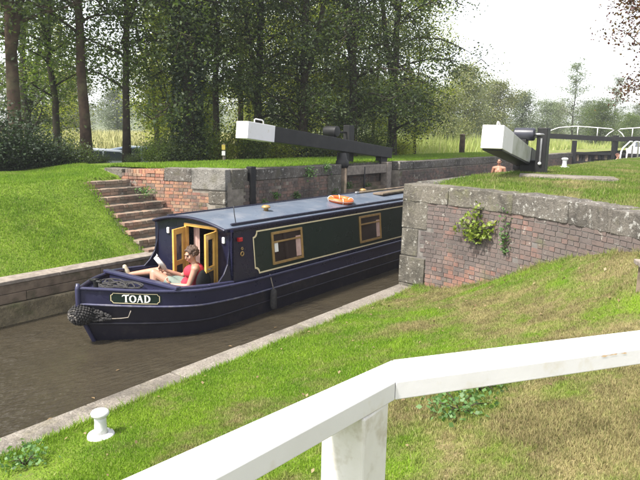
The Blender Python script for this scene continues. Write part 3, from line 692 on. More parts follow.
rail(strk, .017, .012, M['strake'], 'rubbing_strake')
rail(lambda x: .21 + .1*max(0, min(1, (6.6-x)/1.7)), .016, .01, M['hull_black'], 'lower_strake')
obj('stem_post', MB().tube([(4.86, BY, .93), (4.845, BY, .85), (4.845, BY, .5), (5.1, BY, -.05), (5.25, BY, -.35)], [.03, .035, .035, .03, .03], 8), M['gun'], nb, True)
# fore deck, well deck, gunwale walkway
def deck(mb, t0, t1, z, inset=.02):
    ts = [t0 + (t1-t0)*i/12 for i in range(13)]; rows = []
    for t in ts:
        a = hull_pt_t(t, lambda x: z if not callable(z) else z(x), -1, -inset); b = hull_pt_t(t, lambda x: z if not callable(z) else z(x), 1, -inset)
        rows.append([a, (a+b)/2 + V(0, 0, .02), b])
    return mb.grid(rows)
obj('fore_deck', deck(MB(), .03, 1.05, lambda x: sheer(x)-.06), M['navy'], nb, True)
obj('well_floor', deck(MB(), 1.05, 2.3, .22), M['dark_in'], nb)
obj('well_bulkhead', MB().b2((5.93, 7.06, .3), (5.97, 8.64, .80)), M['navy'], nb, bevel=.01)
obj('coaming', MB().beam((5.95, 6.93, .80), (5.95, 8.77, .80), .10, .05), M['gun'], nb, bevel=.012)
for s in (-1, 1):
    obj('side_coaming', MB().beam((5.95, BY+s*.875, .785), (6.5, BY+s*.965, .74), .09, .05).beam((6.5, BY+s*.965, .74), (XB, BY+s*.975, .70), .09, .05), M['gun'], nb, bevel=.012)
    obj('well_side', MB().b2((6.25, BY+s*.90-.01, .35), (XB, BY+s*.90+.01, .72)), M['navy'], nb)
    obj('side_deck', MB().b2((XB, BY+s*.86-.10, .60), (21.5, BY+s*.86+.15, .652)), M['navy'], nb)
obj('locker_bench', MB().b2((6.42, 6.95, .22), (7.0, 8.75, .44)), M['navy_side'], nb, bevel=.01)
# cabin: section with tumblehome sides and cambered roof
CE = 20.6
def side_y(z): return .965 - .09*(z-.65)/.92
obj('cabin_side', MB().grid([[(x, BY-side_y(z), z) for z in (.63, 1.0, 1.3, 1.57)] for x in (XB, 10, 14, 18, CE)]), M['navy_side'], nb)
obj('cabin_side', MB().grid([[(x, BY+side_y(z), z) for z in (.63, 1.0, 1.3, 1.57)] for x in (CE, 18, 14, 10, XB)]), M['navy_side'], nb)
def roof_z(y): t = (y-BY)/.90; return 1.575 + .135*(1-t*t)
ry = [BY + .90*math.sin(a*PI/2) for a in [k/8 for k in range(-8, 9)]]
rm = MB(); rm.grid([[(x, y, roof_z(y)) for y in ry] for x in (XB-.09, 10, 14, 18, CE+.1)])
rm.grid([[(x, y, roof_z(y)-.03) for y in ry[::-1]] for x in (XB-.09, CE+.1)])
obj('roof', rm, M['roof'], nb, True)
obj('roof_lip', MB().tube([(XB-.09, y, roof_z(y)-.02) for y in ry], .028, 8), M['navy_side'], nb, True)
for s in (-1, 1):
    obj('roof_edge', MB().beam((XB-.09, BY+s*.895, 1.555), (CE+.1, BY+s*.895, 1.555), .05, .06), M['navy_side'], nb, bevel=.012)
    obj('roof_handrail', MB().beam((XB+.15, BY+s*.80, 1.628), (CE-.1, BY+s*.80, 1.628), .045, .035), M['navy_side'], nb, bevel=.01)
# front bulkhead with doorway (y 7.27..8.02, z .40..1.55)
D0, D1, DZ0, DZ1 = 7.26, 7.96, .42, 1.53
def bpanel(ya, yb, za=None):
    mb = MB(); k = 8; rows = [[], []]
    for i in range(k+1):
        y = ya + (yb-ya)*i/k; rows[0].append((XB, y, roof_z(y)-.005)); rows[1].append((XB, y, DZ1 if za else .3))
    mb.grid(rows); return mb
for a, b, zz in ((BY-.97, D0, 0), (D1, BY+.97, 0), (D0, D1, 1)):
    mb = MB(); k = 10; pr = [[], []]
    for i in range(k+1):
        y = a + (b-a)*i/k; lim = roof_z(y)-.004 if abs(y-BY) < .885 else 1.57; pr[0].append((XB, y, lim)); pr[1].append((XB, y, DZ1 if zz else .25))
    mb.grid(pr); mb.grid([[(p[0]+.03, p[1], p[2]) for p in q] for q in pr[::-1]]); obj('front_bulkhead', mb, M['navy_side'], nb)
for s in (-1, 1):      # flared cabin cheeks running forward to the gunwale
    y = BY + s*.935; pr = [(XB, 1.56), (XB-.02, 1.2), (XB-.07, 1.0), (XB-.17, .85), (XB-.33, .72), (XB-.45, .66), (XB-.45, .60), (XB, .60)]
    obj('cabin_cheek', MB().prism([(x, y-.0*s+(-.09*(z-.65)*s)+.03*s, z) for x, z in pr], (0, -.03*s if s > 0 else .03, 0)), M['navy_side'], nb, bevel=.006)
dfm = obj('door_frame', MB().b2((XB-.03, D0-.05, DZ1), (XB+.04, D1+.05, DZ1+.05)).b2((XB-.03, D0-.05, DZ0), (XB+.04, D0, DZ1-.002)).b2((XB-.03, D1, DZ0), (XB+.04, D1+.05, DZ1-.002)), M['pine'], nb, bevel=.006)
def boat_door(hy, ang, s):
    W = .37; z0, z1 = DZ0+.02, DZ1-.015; R = Matrix.Rotation(ang, 3, 'Z'); o_ = V(XB-.035, hy, 0)
    def bx(u0, u1, za, zb, th=.035): c = o_ + R @ V((u0+u1)/2, 0, (za+zb)/2); return MB().box(c, (u1-u0, th, zb-za), ang)
    fr = MB(); st_ = .085
    for a in (bx(0, st_, z0, z1), bx(W-st_, W, z0, z1), bx(st_+.001, W-st_-.001, z1-.10, z1), bx(st_+.001, W-st_-.001, z0, z0+.16), bx(st_+.001, W-st_-.001, z0+.44, z0+.52)): fr.add(a.v, a.f)
    d_ = obj('door', fr, M['pine'], nb, bevel=.005)
    obj('door_pane', bx(st_, W-st_, z0+.52, z1-.10, .008), M['glass'], d_); obj('door_panel', bx(st_, W-st_, z0+.16, z0+.44, .012), M['dark_in'], d_)
    hc = o_ + R @ V(W-.05, -.0, z0+.50); obj('handle', MB().tube([hc + R @ V(0, -.05*s, 0), hc + R @ V(-.09, -.05*s, 0)], .009).tube([hc, hc + R @ V(0, -.05*s, 0)], .008), M['steel'], d_, True)
boat_door(D0-.03, math.radians(199), -1)
boat_door(D1+.03, math.radians(197), 1)
obj('cabin_floor', MB().b2((XB+.04, 6.97, .2), (10, 8.73, .24)), M['dark_in'], nb)
obj('cabin_partition', MB().b2((9.2, 7.0, .25), (9.25, 8.7, 1.55)), M['dark_in'], nb)
cm = MB(); cm.grid([[(XB+.12+.02*math.sin(k*1.3), 7.78+k*.022, z) for z in (.5, 1.5)] for k in range(8)]); obj('door_curtain', cm, M['curtain'], nb, True)
for i, (y, z) in enumerate([(8.44, 1.40), (7.06, 1.38)]): obj('marker_lamp', MB().b2((XB-.035, y-.03, z-.055), (XB-.002, y+.03, z+.055)), M['letter'], nb, bevel=.015)
# green panel, coach lines
def side_pt(x, z, off=0.): return V(x, BY-side_y(z)-off, z)
def pan_outline(x0, x1, z0, z1, c=.10, inset=0.):
    x0 += inset; x1 -= inset; z0 += inset; z1 -= inset; pts = []
    for (cx, cz, a0, a1) in ((x0, z0, 90, 0), (x1, z0, 180, 90), (x1, z1, 270, 180), (x0, z1, 360, 270)):   # scooped corners
        for k in range(5):
            a = math.radians(lerp(a0, a1, k/4)); pts.append((cx + c*math.cos(a), cz + c*math.sin(a)))
    return pts
def side_panel(x0, x1, z0, z1):
    out = pan_outline(x0, x1, z0, z1); obj('green_panel', MB().add([side_pt(x, z, .004) for x, z in out], [tuple(range(len(out)))]), M['green'], nb)
    n = len(out); inn = pan_outline(x0, x1, z0, z1, .10, .026); mb = MB()
    mb.add([side_pt(x, z, .009) for x, z in out] + [side_pt(x, z, .009) for x, z in inn], [(i, (i+1) % n, n+(i+1) % n, n+i) for i in range(n)])
    obj('coach_line', mb, M['cream'], nb)
side_panel(7.62, 16.9, .725, 1.475); side_panel(17.2, 20.3, .725, 1.475)
def boat_window(x0, x1, z0, z1, plate=False):
    fr = MB(); t_ = .045
    def slab(a, b, c, d, o0, o1):
        vs = [side_pt(x, z, o) for o in (o0, o1) for x, z in ((a, c), (b, c), (b, d), (a, d))]; return vs, [(0,1,2,3),(7,6,5,4),(0,4,5,1),(1,5,6,2),(2,6,7,3),(3,7,4,0)]
    for q in ((x0, x1, z0, z0+t_), (x0, x1, z1-t_, z1), (x0, x0+t_, z0+t_, z1-t_), (x1-t_, x1, z0+t_, z1-t_), (x0+t_, x1-t_, z0+.66*(z1-z0), z0+.66*(z1-z0)+.03)):
        fr.add(*slab(*q, .003, .030))
    wn = obj('window', fr, M['brass'], nb, bevel=.004)
    obj('pane', MB().add(*slab(x0+t_*.5, x1-t_*.5, z0+t_*.5, z1-t_*.5, .006, .012)), std('dark_pane', (.02, .013, .012), (.035, .022, .018), 3, .06, spec=.6) if 'pane' not in M else M['pane'], wn)
    obj('curtain', MB().add(*slab(x1-.20, x1-.055, z0+.06, z0+.44, .0125, .014)), M['curtain'], wn)
    if plate: obj('sticker', MB().add(*slab(x0+.07, x0+.17, z0+.22, z0+.38, .0125, .015)), M['letter'], wn)
M['pane'] = std('dark_pane', (.02, .013, .012), (.035, .022, .018), 3, .06, spec=.6)
boat_window(8.10, 8.99, .815, 1.40, True); boat_window(11.02, 11.92, .815, 1.40); boat_window(13.9, 14.8, .815, 1.40); boat_window(18.2, 19.0, .815, 1.40)
p_ = side_pt(7.33, 1.13); obj('filler_cap', MB().torus(p_ - V(0, .012, 0), .035, .012, (0, 1, 0), 18, 6).torus(p_ - V(0, .012, -.09), .02, .009, (0, 1, 0), 14, 6), M['brass'], nb, True)
p_ = side_pt(7.28, 1.38); obj('navigation_lamp', MB().box(p_ - V(0, .03, 0), (.09, .06, .07)), M['lamp_red'], nb, bevel=.01)
obj('antenna', MB().tube([(7.42, 7.15, 1.60), (7.36, 7.13, 1.80), (7.33, 7.12, 1.93)], .008, 6), M['rubber'], nb, True)
for x, y in ((8.62, 7.52), (13.0, 8.1), (16.5, 7.6)):
    obj('mushroom_vent', MB().lathe([(.045, 0), (.045, .05), (.085, .06), (.085, .085), (.05, .11), (0.003, .115)], (x, y, roof_z(y)-.005), 18), M['brass'], nb, True)
obj('stern_bulkhead', MB().b2((CE, 6.97, .4), (CE+.03, 8.73, 1.56)), M['navy_side'], nb)
obj('stern_deck', MB().lathe([(1.0, .58), (1.0, .62)], (21.6, BY, 0), 32).b2((CE+.03, 6.86, .585), (21.6, 8.84, .615)), M['navy'], nb)
obj('tiller', MB().tube([(22.4, BY, .6), (22.4, BY, 1.05), (22.3, BY, 1.15), (21.5, BY+.1, 1.2)], .022), M['brass'], nb, True)
# name board with lettering, bent round the bow
def bow_at(a, v, off):        # a: metres aft along the hull from board start, v: metres above its centre line
    ts = [.30 + k*.01 for k in range(90)]; acc = 0; prev = None
    zf = lambda x: sheer(x) - .118 + v
    for t in ts:
        p = hull_pt_t(t, zf, -1, off)
        if prev is not None:
            acc2 = acc + (p-prev).length
            if acc2 >= a: return prev.lerp(p, (a-acc)/(acc2-acc) if acc2 > acc else 0)
            acc = acc2
        prev = p
    return prev
BL, BH = .74, .082
def bow_patch(x0, x1, v0, v1, off, n=14): return MB().grid([[bow_at(lerp(x0, x1, i/n), v, off) for v in (v0, v1)] for i in range(n+1)])
nbd = obj('name_board', bow_patch(0.03, BL-.03, -BH, BH, .006).add(*(lambda m: (m.v, m.f))(bow_patch(0, .03, -BH+.035, BH-.035, .006, 1))).add(*(lambda m: (m.v, m.f))(bow_patch(BL-.03, BL, -BH+.035, BH-.035, .006, 1))), M['green'], nb, True)
def ribbon(pts, wd, off=.011, closed=False):
    mb = MB(); P = [Vector(p) for p in pts]; n = len(P); L = []; Rr = []
    for i in range(n):
        a = P[(i-1) % n] if (closed or i) else P[i]; b = P[(i+1) % n] if (closed or i < n-1) else P[i]; d = (b-a).normalized(); nn = Vector((-d.y, d.x))
        w_ = wd[i] if isinstance(wd, list) else wd; L.append(P[i]+nn*w_/2); Rr.append(P[i]-nn*w_/2)
    vs = [bow_at(q.x, q.y, off) for q in L] + [bow_at(q.x, q.y, off) for q in Rr]
    fs = [(i, i+1, n+i+1, n+i) for i in range(n-1)] + ([(n-1, 0, n, 2*n-1)] if closed else [])
    return mb.add(vs, [f[::-1] for f in fs] )
ol = []
for (cx, cv, a0, a1) in ((.022, -BH+.008, 90, 0), (BL-.022, -BH+.008, 180, 90), (BL-.022, BH-.008, 270, 180), (.022, BH-.008, 360, 270)):
    for k in range(4): a = math.radians(lerp(a0, a1, k/3)); ol.append((cx+.03*math.cos(a), cv+.03*math.sin(a)))
dn = []
for i in range(len(ol)):
    a, b = ol[i], ol[(i+1) % len(ol)]; k = 14 if math.dist(a, b) > .2 else 1
    dn += [(lerp(a[0], b[0], j/k), lerp(a[1], b[1], j/k)) for j in range(k)]
obj('board_border', ribbon(dn, .010, .010, True), M['cream'], nbd)
lt = MB(); sw = .022
def S(pts, wd=sw): m_ = ribbon(pts, wd, .013); lt.add(m_.v, m_.f)
def arc(cx, cy, rx, ry_, a0, a1, n=12): return [(cx+rx*math.cos(math.radians(lerp(a0, a1, i/n))), cy+ry_*math.sin(math.radians(lerp(a0, a1, i/n)))) for i in range(n+1)]
S([(.182, .026), (.188, .042), (.205, .050), (.240, .048), (.268, .050), (.284, .060)], [.008, .014, .018, .018, .018, .008])     # T bar, curled
S([(.238, .048), (.236, .0), (.236, -.040), (.240, -.052)], [.024, .024, .024, .022]); S([(.218, -.052), (.238, -.052), (.258, -.052)], [.006, .012, .006])
S(arc(.333, -.003, .040, .050, 0, 360, 20), [.012+.014*abs(math.cos(math.radians(18*i))) for i in range(21)])                      # O
S([(.392, -.052), (.405, -.045), (.432, .050), (.440, .056)], [.018, .012, .014, .012]); S([(.436, .056), (.452, .0), (.466, -.052), (.480, -.050)], [.022, .024, .022, .010]); S([(.404, -.012), (.430, -.008), (.456, -.014)], .012)   # A
S([(.512, .052), (.512, -.050)], .024); S([(.492, .052), (.525, .053)] + arc(.525, .001, .048, .052, 85, -85, 12) + [(.495, -.052)], [.010, .014] + [.012+.014*math.cos(math.radians(lerp(85, -85, i/12))) for i in range(13)] + [.010])    # D
obj('lettering', lt, M['letter'], nbd)
# things lying on / hanging from the boat
lb = thing('lifebuoy', 'bright orange lifebuoy lying on the boat roof', 'lifebuoy', (11.0, 7.42, 1.70))
RL = Matrix.Rotation(.12, 3, 'X'); zc = roof_z(7.42)+.05
obj('ring', MB().torus((11.0, 7.42, zc), .225, .062, (0, -.13, 1), 40, 12, .85), M['orange'], lb, True)
for k in range(4):
    a = PI/4 + k*PI/2; c = V(11.0+.225*math.cos(a), 7.42+.225*math.sin(a), zc + .225*math.sin(a)*.13); obj('band', MB().torus(c, .064, .006, (-math.sin(a), math.cos(a), 0), 18, 5), M['letter'], lb, True)
obj('grab_line', MB().torus((11.0, 7.42, zc), .295, .008, (0, -.13, 1), 40, 5), M['rope'], lb, True)
bf = thing('bow_fender', 'frayed black rope button fender hanging at the bow', 'fender', (4.8, BY, .45))
mb = MB(); mk = MB(); rf = random.Random(77); mb.ell((4.90, BY, .46), (.19, .145, .145))
for k in range(230):
    z_ = 1-2*(k+.5)/230; q_ = math.sqrt(1-z_*z_); a = k*2.39996; n_ = V(z_, q_*math.cos(a), q_*math.sin(a))
    c = V(4.90 - z_*.19, BY + n_.y*.148, .46 + n_.z*.148); R_k = Matrix.Rotation(a + rf.uniform(.3, 1.1), 3, 'X')
    (mk if z_ > .72 and k % 2 else mb).ell(c, (rf.uniform(.016, .022), rf.uniform(.024, .036), rf.uniform(.012, .018)), R_k, 7, 5)
for k in range(70):
    f_ = rf.random(); a = rf.uniform(0, 6.28); c = V(5.0, BY-.10, .45).lerp(V(5.14, BY-.34, .42), f_); rr_k = .085*(1-f_) + .022
    mb.ell(c + V(.3*math.cos(a), .8*math.cos(a)*-.3, math.sin(a))*rr_k, (.022, .03, .016), Matrix.Rotation(a, 3, 'Y'), 7, 5)
obj('rope_button', mb, M['rope_dark'], bf, True); obj('knotted_face', mk, std('tarred_rope', (.06, .055, .05), (.15, .135, .12), 24, .95, .8, 90), bf, True)
for s in (-1, 1):
    pts = [V(5.05, BY+s*.22, .43)] + [hull_pt_t(t, lambda x, t=t: .44 - .07*math.sin(t*4.6) + .02*t, s, .02) for t in (.22, .30, .38, .46)] + [hull_pt_t(.52, lambda x: .50, s, .02)]
    obj('stay_rope', MB().tube(pts, .008, 6), M['rope'], bf, True)
sf = thing('side_fender', 'black rope-hung fender dangling from the boat side', 'fender', (7.95, 6.78, .2))
obj('fender_body', MB().lathe([(.02, .05), (.055, .08), (.06, .16), (.06, .34), (.05, .40), (.02, .43)], (7.95, 6.745, 0), 14), M['rope_dark'], sf, True)
obj('lanyard', MB().tube([(7.95, 6.745, .42), (7.94, 6.80, .60), (7.93, 6.82, .69)], .010, 6), M['rope'], sf, True)
rc = thing('mooring_rope', 'dark tangled mooring ropes heaped on the fore deck', 'rope', (5.4, BY, .75))
for k in range(5):
    a0 = k*1.7; pts = [(5.50+.08*(k % 3)+(.20-.03*k+.05*math.sin(j*.7+k))*math.cos(a0+j*.55), BY+.2*math.sin(k*2)+(.34-.05*k)*math.sin(a0+j*.55), .765+.008*k+.010*math.sin(j*1.3+k)) for j in range(20)]
    obj('coil', MB().tube(pts, .012, 6), M['rope_dark'], rc, True)
ts_ = thing('tee_stud', 'black steel mooring stud on the fore deck', 'mooring stud', (5.15, BY, .8))
obj('stud_post', MB().lathe([(.05, .76), (.035, .80), (.035, .93), (.045, .95)], (5.15, BY, 0), 14), M['black'], ts_, True)
obj('cross_bar', MB().tube([(5.15, BY-.13, .915), (5.15, BY+.13, .915)], .022), M['black'], ts_, True)
bp = thing('boat_pole', 'dark wooden pole lying along the boat roof', 'pole', (14.5, 7.95, 1.72))
obj('shaft', MB().tube([(12.6, 8.0, roof_z(8.0)+.03), (17.5, 7.95, roof_z(7.95)+.03)], .026), M['timber_old'], bp, True)
obj('pole_tip', MB().tube([(12.5, 8.0, roof_z(8.0)+.03), (12.62, 8.0, roof_z(8.0)+.03)], .034), M['steel'], bp, True)
gp = MB().box((13.6, 7.55, roof_z(7.55)+.035), (1.7, .28, .045), .04)
tag(obj('gang_plank', gp, M['timber_old'], bevel=.008), 'flat dark plank lying on the boat roof near the stone corner', 'plank')
# ------------------------------------------------------------------ people
def blob(name, mb, mat, parent, voxel=.008, it=4, fac=.5):
    me = mb.mesh(name); o = bpy.data.objects.new(name+'_tmp', me); COL.objects.link(o)
    m = o.modifiers.new('r', 'REMESH'); m.mode = 'VOXEL'; m.voxel_size = voxel; m.use_smooth_shade = True
    s = o.modifiers.new('s', 'SMOOTH'); s.iterations = it; s.factor = fac
    dg = bpy.context.evaluated_depsgraph_get(); dg.update(); me2 = bpy.data.meshes.new_from_object(o.evaluated_get(dg))
    bpy.data.objects.remove(o); me2.name = name
    me2.materials.clear(); me2.materials.append(mat); return link(name, me2, None, parent)
def chain(mb, pts, rs):
    for i in range(len(pts)-1): mb.capsule(pts[i], rs[i], pts[i+1], rs[i+1])
def hand(mb, wrist, d, palm_n, curl=.5, sc=1.):
    d = V(*d).normalized(); n = V(*palm_n); n = (n-d*n.dot(d)).normalized(); s = d.cross(n); w_ = V(*wrist)
    pc = w_ + d*.05*sc; mb.ell(pc, (.042*sc, .016*sc, .05*sc), Matrix((s, n, d)).transposed(), 10, 8)
    for k, (off, ln) in enumerate(((-.030, .068), (-.011, .078), (.009, .074), (.028, .058))):
        b = w_ + d*.088*sc + s*off*sc; k1 = b + (d*math.cos(curl*.6) + n*math.sin(curl*.6))*ln*.45*sc; k2 = k1 + (d*math.cos(curl*1.5) + n*math.sin(curl*1.5))*ln*.35*sc; k3 = k2 + (d*math.cos(curl*2.2) + n*math.sin(curl*2.2))*ln*.25*sc
        chain(mb, [b-d*.02*sc, b, k1, k2, k3], [.009*sc, .009*sc, .0085*sc, .008*sc, .007*sc])
    b = w_ + d*.03*sc - s*.035*sc; chain(mb, [b, b + (d*.6 - s*.6 + n*.4)*.04*sc, b + (d*.9 - s*.35 + n*.7)*.065*sc], [.012*sc, .010*sc, .008*sc])
def head(mb, c, f, up=(0, 0, 1), sc=1.):        # returns frame
    f = V(*f).normalized(); u = V(*up); s = f.cross(u).normalized(); u = s.cross(f).normalized(); c = V(*c); R = Matrix((s, f, u)).transposed()
    g = lambda x, y, z: c + (s*x + f*y + u*z)*sc
    mb.ell(g(0, -.012, .025), (.073*sc, .092*sc, .088*sc), R); mb.ell(g(0, .022, -.03), (.058*sc, .066*sc, .078*sc), R); mb.ell(g(0, .05, -.083), (.028*sc, .03*sc, .024*sc), R)
    mb.capsule(g(0, .088, .012), .010*sc, g(0, .104, -.022), .0145*sc); mb.ell(g(0, .083, -.052), (.024*sc, .012*sc, .013*sc), R)
    mb.ell(g(0, .078, .032), (.05*sc, .014*sc, .012*sc), R)
    for e in (-1, 1): mb.ell(g(e*.076, -.008, -.005), (.012*sc, .022*sc, .033*sc), R); mb.ell(g(e*.042, .062, -.022), (.026*sc, .022*sc, .024*sc), R)
    return g, R, sc
def face_bits(parent, fr):
    g, R, sc = fr
    for e in (-1, 1): obj('eye', MB().ell(g(e*.031, .082, .008), (.014*sc, .009*sc, .007*sc), R), M['eye'], parent, True); obj('eyebrow', MB().ell(g(e*.031, .089, .030), (.02*sc, .007*sc, .004*sc), R), M['hair'], parent, True)
    obj('lips', MB().ell(g(0, .091, -.054), (.022*sc, .009*sc, .007*sc), R), M['lips'], parent, True)
def hair(parent, fr, mat, curly=1., seed=3, low=-.02, n=110):
    g, R, sc = fr; r = random.Random(seed); mb = MB(); mb.ell(g(0, -.022, .036), (.079*sc, .092*sc, .086*sc), R)
    for k in range(n):
        th = r.uniform(0, 2*PI); z = r.uniform(-.55, 1); q = math.sqrt(max(0, 1-z*z)); p = (q*math.cos(th)*.081, q*math.sin(th)*.097-.022, z*.09+.036)
        if p[1] > .045 and p[2] < .075: continue
        if p[2] < low: continue
        mb.ell(g(*p), tuple(sc*r.uniform(.013, .022)*curly for _ in range(3)), n=7, m=5)
    return blob('hair', mb, mat, parent, .0055, 1)
# woman reading in the well deck
wo_ = thing('person', 'woman in a red vest reading on the front deck, one leg stretched out', 'person', (6.7, 7.6, .44))
b = MB(); pel = V(6.76, 7.52, .545); che = V(6.80, 7.40, .83); nk = V(6.785, 7.41, .955)
b.ell(pel, (.15, .16, .115)); b.capsule(pel, .125, (6.785, 7.45, .68), .105); b.capsule((6.785, 7.45, .68), .105, che, .122); b.ell(che + V(-.03, .04, -.01), (.125, .13, .10))
S1, S2 = V(6.91, 7.515, .895), V(6.685, 7.295, .895)
chain(b, [S2, che+V(0, 0, .05), S1], [.055, .085, .055]); b.capsule(nk - V(0, 0, .05), .052, nk + V(-.02, .02, .05), .045)
fr = head(b, (6.745, 7.435, 1.085), (-.90, .22, -.26))
E2 = V(6.585, 7.33, .645); H2 = V(6.47, 7.56, .655); chain(b, [S2, S2.lerp(E2, .4), E2, E2.lerp(H2, .5), H2], [.052, .046, .038, .034, .026])
hand(b, H2, (-.05, .95, .25), (.6, 0, .7), .7)
E1 = V(6.83, 7.74, .70); H1 = V(6.62, 7.87, .80); chain(b, [S1, S1.lerp(E1, .4), E1, E1.lerp(H1, .5), H1], [.052, .046, .038, .034, .026])
hand(b, H1, (-.6, .5, .3), (0, -.6, .5), .9)
k1 = V(6.66, 8.06, .76); a1 = V(6.50, 8.56, .655); chain(b, [(6.84, 7.62, .55), k1, k1.lerp(a1, .35), a1], [.088, .062, .058, .036])
k2 = V(6.47, 7.97, .775); a2 = V(6.36, 7.84, .40); chain(b, [(6.66, 7.58, .545), k2, k2.lerp(a2, .35), a2], [.088, .062, .058, .038])
b.capsule(a1, .036, a1 + V(-.02, .05, -.03), .034); b.capsule(a2, .036, a2+V(-.02, .03, -.08), .036)
blob('body', b, M['skin'], wo_, .0075)
face_bits(wo_, fr); hair(wo_, fr, M['hair'], 1.15, 3, -.015)
b = MB(); b.capsule(pel + V(0, 0, .06), .135, (6.785, 7.45, .68), .118); b.capsule((6.785, 7.45, .68), .118, che, .134); b.ell(che + V(-.03, .04, -.01), (.137, .142, .112)); chain(b, [S2.lerp(che, .35)+V(0, 0, .03), che+V(0, 0, .045), S1.lerp(che, .35)+V(0, 0, .03)], [.048, .085, .048])
blob('vest', b, M['red'], wo_, .009)
b = MB(); b.ell(pel - V(0, 0, .005), (.165, .175, .118)); b.capsule((6.84, 7.62, .55), .102, V(6.84, 7.62, .55).lerp(k1, .45), .092); b.capsule((6.66, 7.58, .545), .102, V(6.66, 7.58, .545).lerp(k2, .45), .092)
blob('shorts', b, M['shorts'], wo_, .009)
for q, d in ((a1, V(-.25, .25, .93)), (a2, V(-.7, .5, -.35))):
    b = MB(); hl = q + (V(.0, .06, -.045) if q is a1 else V(0, -.01, -.09)); d = d.normalized(); b.capsule(hl, .042, hl + d*.09, .045); b.capsule(hl + d*.09, .045, hl + d*.17, .036)
    blob('shoe', b, M['shoe'], wo_, .009)
bk = thing('magazine', 'open magazine held up on the woman\'s raised knees', 'magazine', (6.52, 7.95, .85))
cB = V(6.53, 7.93, .90); nB = V(.62, -.55, .56).normalized(); sB = V(.55, .83, .0).normalized(); uB = nB.cross(sB)*-1
if uB.z < 0: uB = -uB
for s in (-1, 1):
    P = [[cB + sB*(s*.15*t) + nB*(.035*math.sin(t*2.6)+.05*t) + uB*h for h in (-.12, .12)] for t in [k/8 for k in range(9)]]
    if s < 0: P = P[::-1]
    mb = MB(); mb.grid(P); o = obj('page', mb, M['paper'], bk, True); m_ = o.modifiers.new('s', 'SOLIDIFY'); m_.thickness = .004
    Q = [[cB + sB*(s*.15*t) + nB*(.035*math.sin(t*2.6)+.05*t+.003*1) + uB*h for h in ((-.09, .05) if s < 0 else (.0, .10))] for t in (.2, .4, .6, .85)]
    mb = MB(); mb.grid(Q if s > 0 else Q[::-1]); obj('picture', mb, M['ink'], o)
wo_.scale = (1.1,)*3; wo_.location.x -= .10; bk.scale = (1.1,)*3; bk.location = V(6.6, 7.6, .44) + (V(6.52, 7.95, .85) - V(6.7, 7.6, .44))*1.1
cu_ = MB().ell((6.66, 7.15, .70), (.15, .085, .24)); M['cushion'] = std('black_cushion', (.006, .006, .007), None, 8, .8, spec=.2)
tag(blob('cushion', cu_, M['cushion'], None, .014), 'black cushion behind the woman\'s back', 'cushion')
# man steering, bare shoulders above the lawn
def standing(name_label, loc, f, skin, hairm, legs, top=None, top_mat=None, seed=1):
    t = thing('person', name_label, 'person', loc); o_ = V(*loc); f = V(*f).normalized(); s = f.cross(V(0, 0, 1)); g = lambda x, y, z: o_ + s*x + f*y + V(0, 0, z)
    b = MB(); b.ell(g(0, 0, .92), (.16, .13, .12)); b.capsule(g(0, 0, .95), .135, g(0, 0, 1.15), .135); b.capsule(g(0, 0, 1.15), .135, g(0, .01, 1.30), .15); b.ell(g(.07, .06, 1.28), (.1, .07, .08)); b.ell(g(-.07, .06, 1.28), (.1, .07, .08))
    chain(b, [g(-.185, 0, 1.41), g(0, 0, 1.43), g(.185, 0, 1.41)], [.065, .09, .065]); b.capsule(g(0, 0, 1.42), .06, g(0, .015, 1.54), .055); fr = head(b, g(0, .02, 1.65), f)
    for e in (-1, 1):
        el = g(e*.26, -.03, 1.14); hd = g(e*.24, .16, .98); chain(b, [g(e*.19, 0, 1.41), g(e*.225, -.01, 1.28), el, el.lerp(hd, .5), hd], [.06, .052, .042, .038, .028]); hand(b, hd, f*.7 + V(0, 0, -.5), s*-e, .5)
        chain(b, [g(e*.09, 0, .88), g(e*.10, .02, .5), g(e*.10, -.01, .32), g(e*.10, -.02, .08)], [.095, .065, .06, .042]); b.capsule(g(e*.10, -.02, .045), .042, g(e*.11, .15, .035), .035)
    blob('body', b, skin, t, .010); face_bits(t, fr); hair(t, fr, hairm, .8, seed, .02, 70)
    b = MB(); b.ell(g(0, 0, .90), (.175, .145, .13))
    for e in (-1, 1): chain(b, [g(e*.09, 0, .88), g(e*.10, .02, .5), g(e*.10, -.02, .12)], [.108, .082, .07])
    blob('trousers', b, legs, t, .014); return t
standing('bare-chested man standing at the stern, head and shoulders above the lawn edge', (22.0, BY, .62), (-1, -.15, 0), M['skin_tan'], std('black_hair', (.02, .016, .014), None, 30, .7), M['denim'], seed=9)
pl_ = standing('auburn-haired person in a white shirt on the lock ladder, only the head showing', (31.85, 5.66, .74), (-.3, -1, 0), M['skin'], std('auburn_hair', (.12, .045, .03), None, 30, .7), M['denim'], seed=5)
b = MB(); o_ = V(31.85, 5.66, .74); b.capsule(o_+V(0, 0, .95), .15, o_+V(0, 0, 1.28), .165); chain(b, [o_+V(-.19, .06, 1.40), o_+V(0, 0, 1.42), o_+V(.19, -.06, 1.40)], [.078, .102, .078]); blob('shirt', b, M['cloth_white'], pl_, .014)
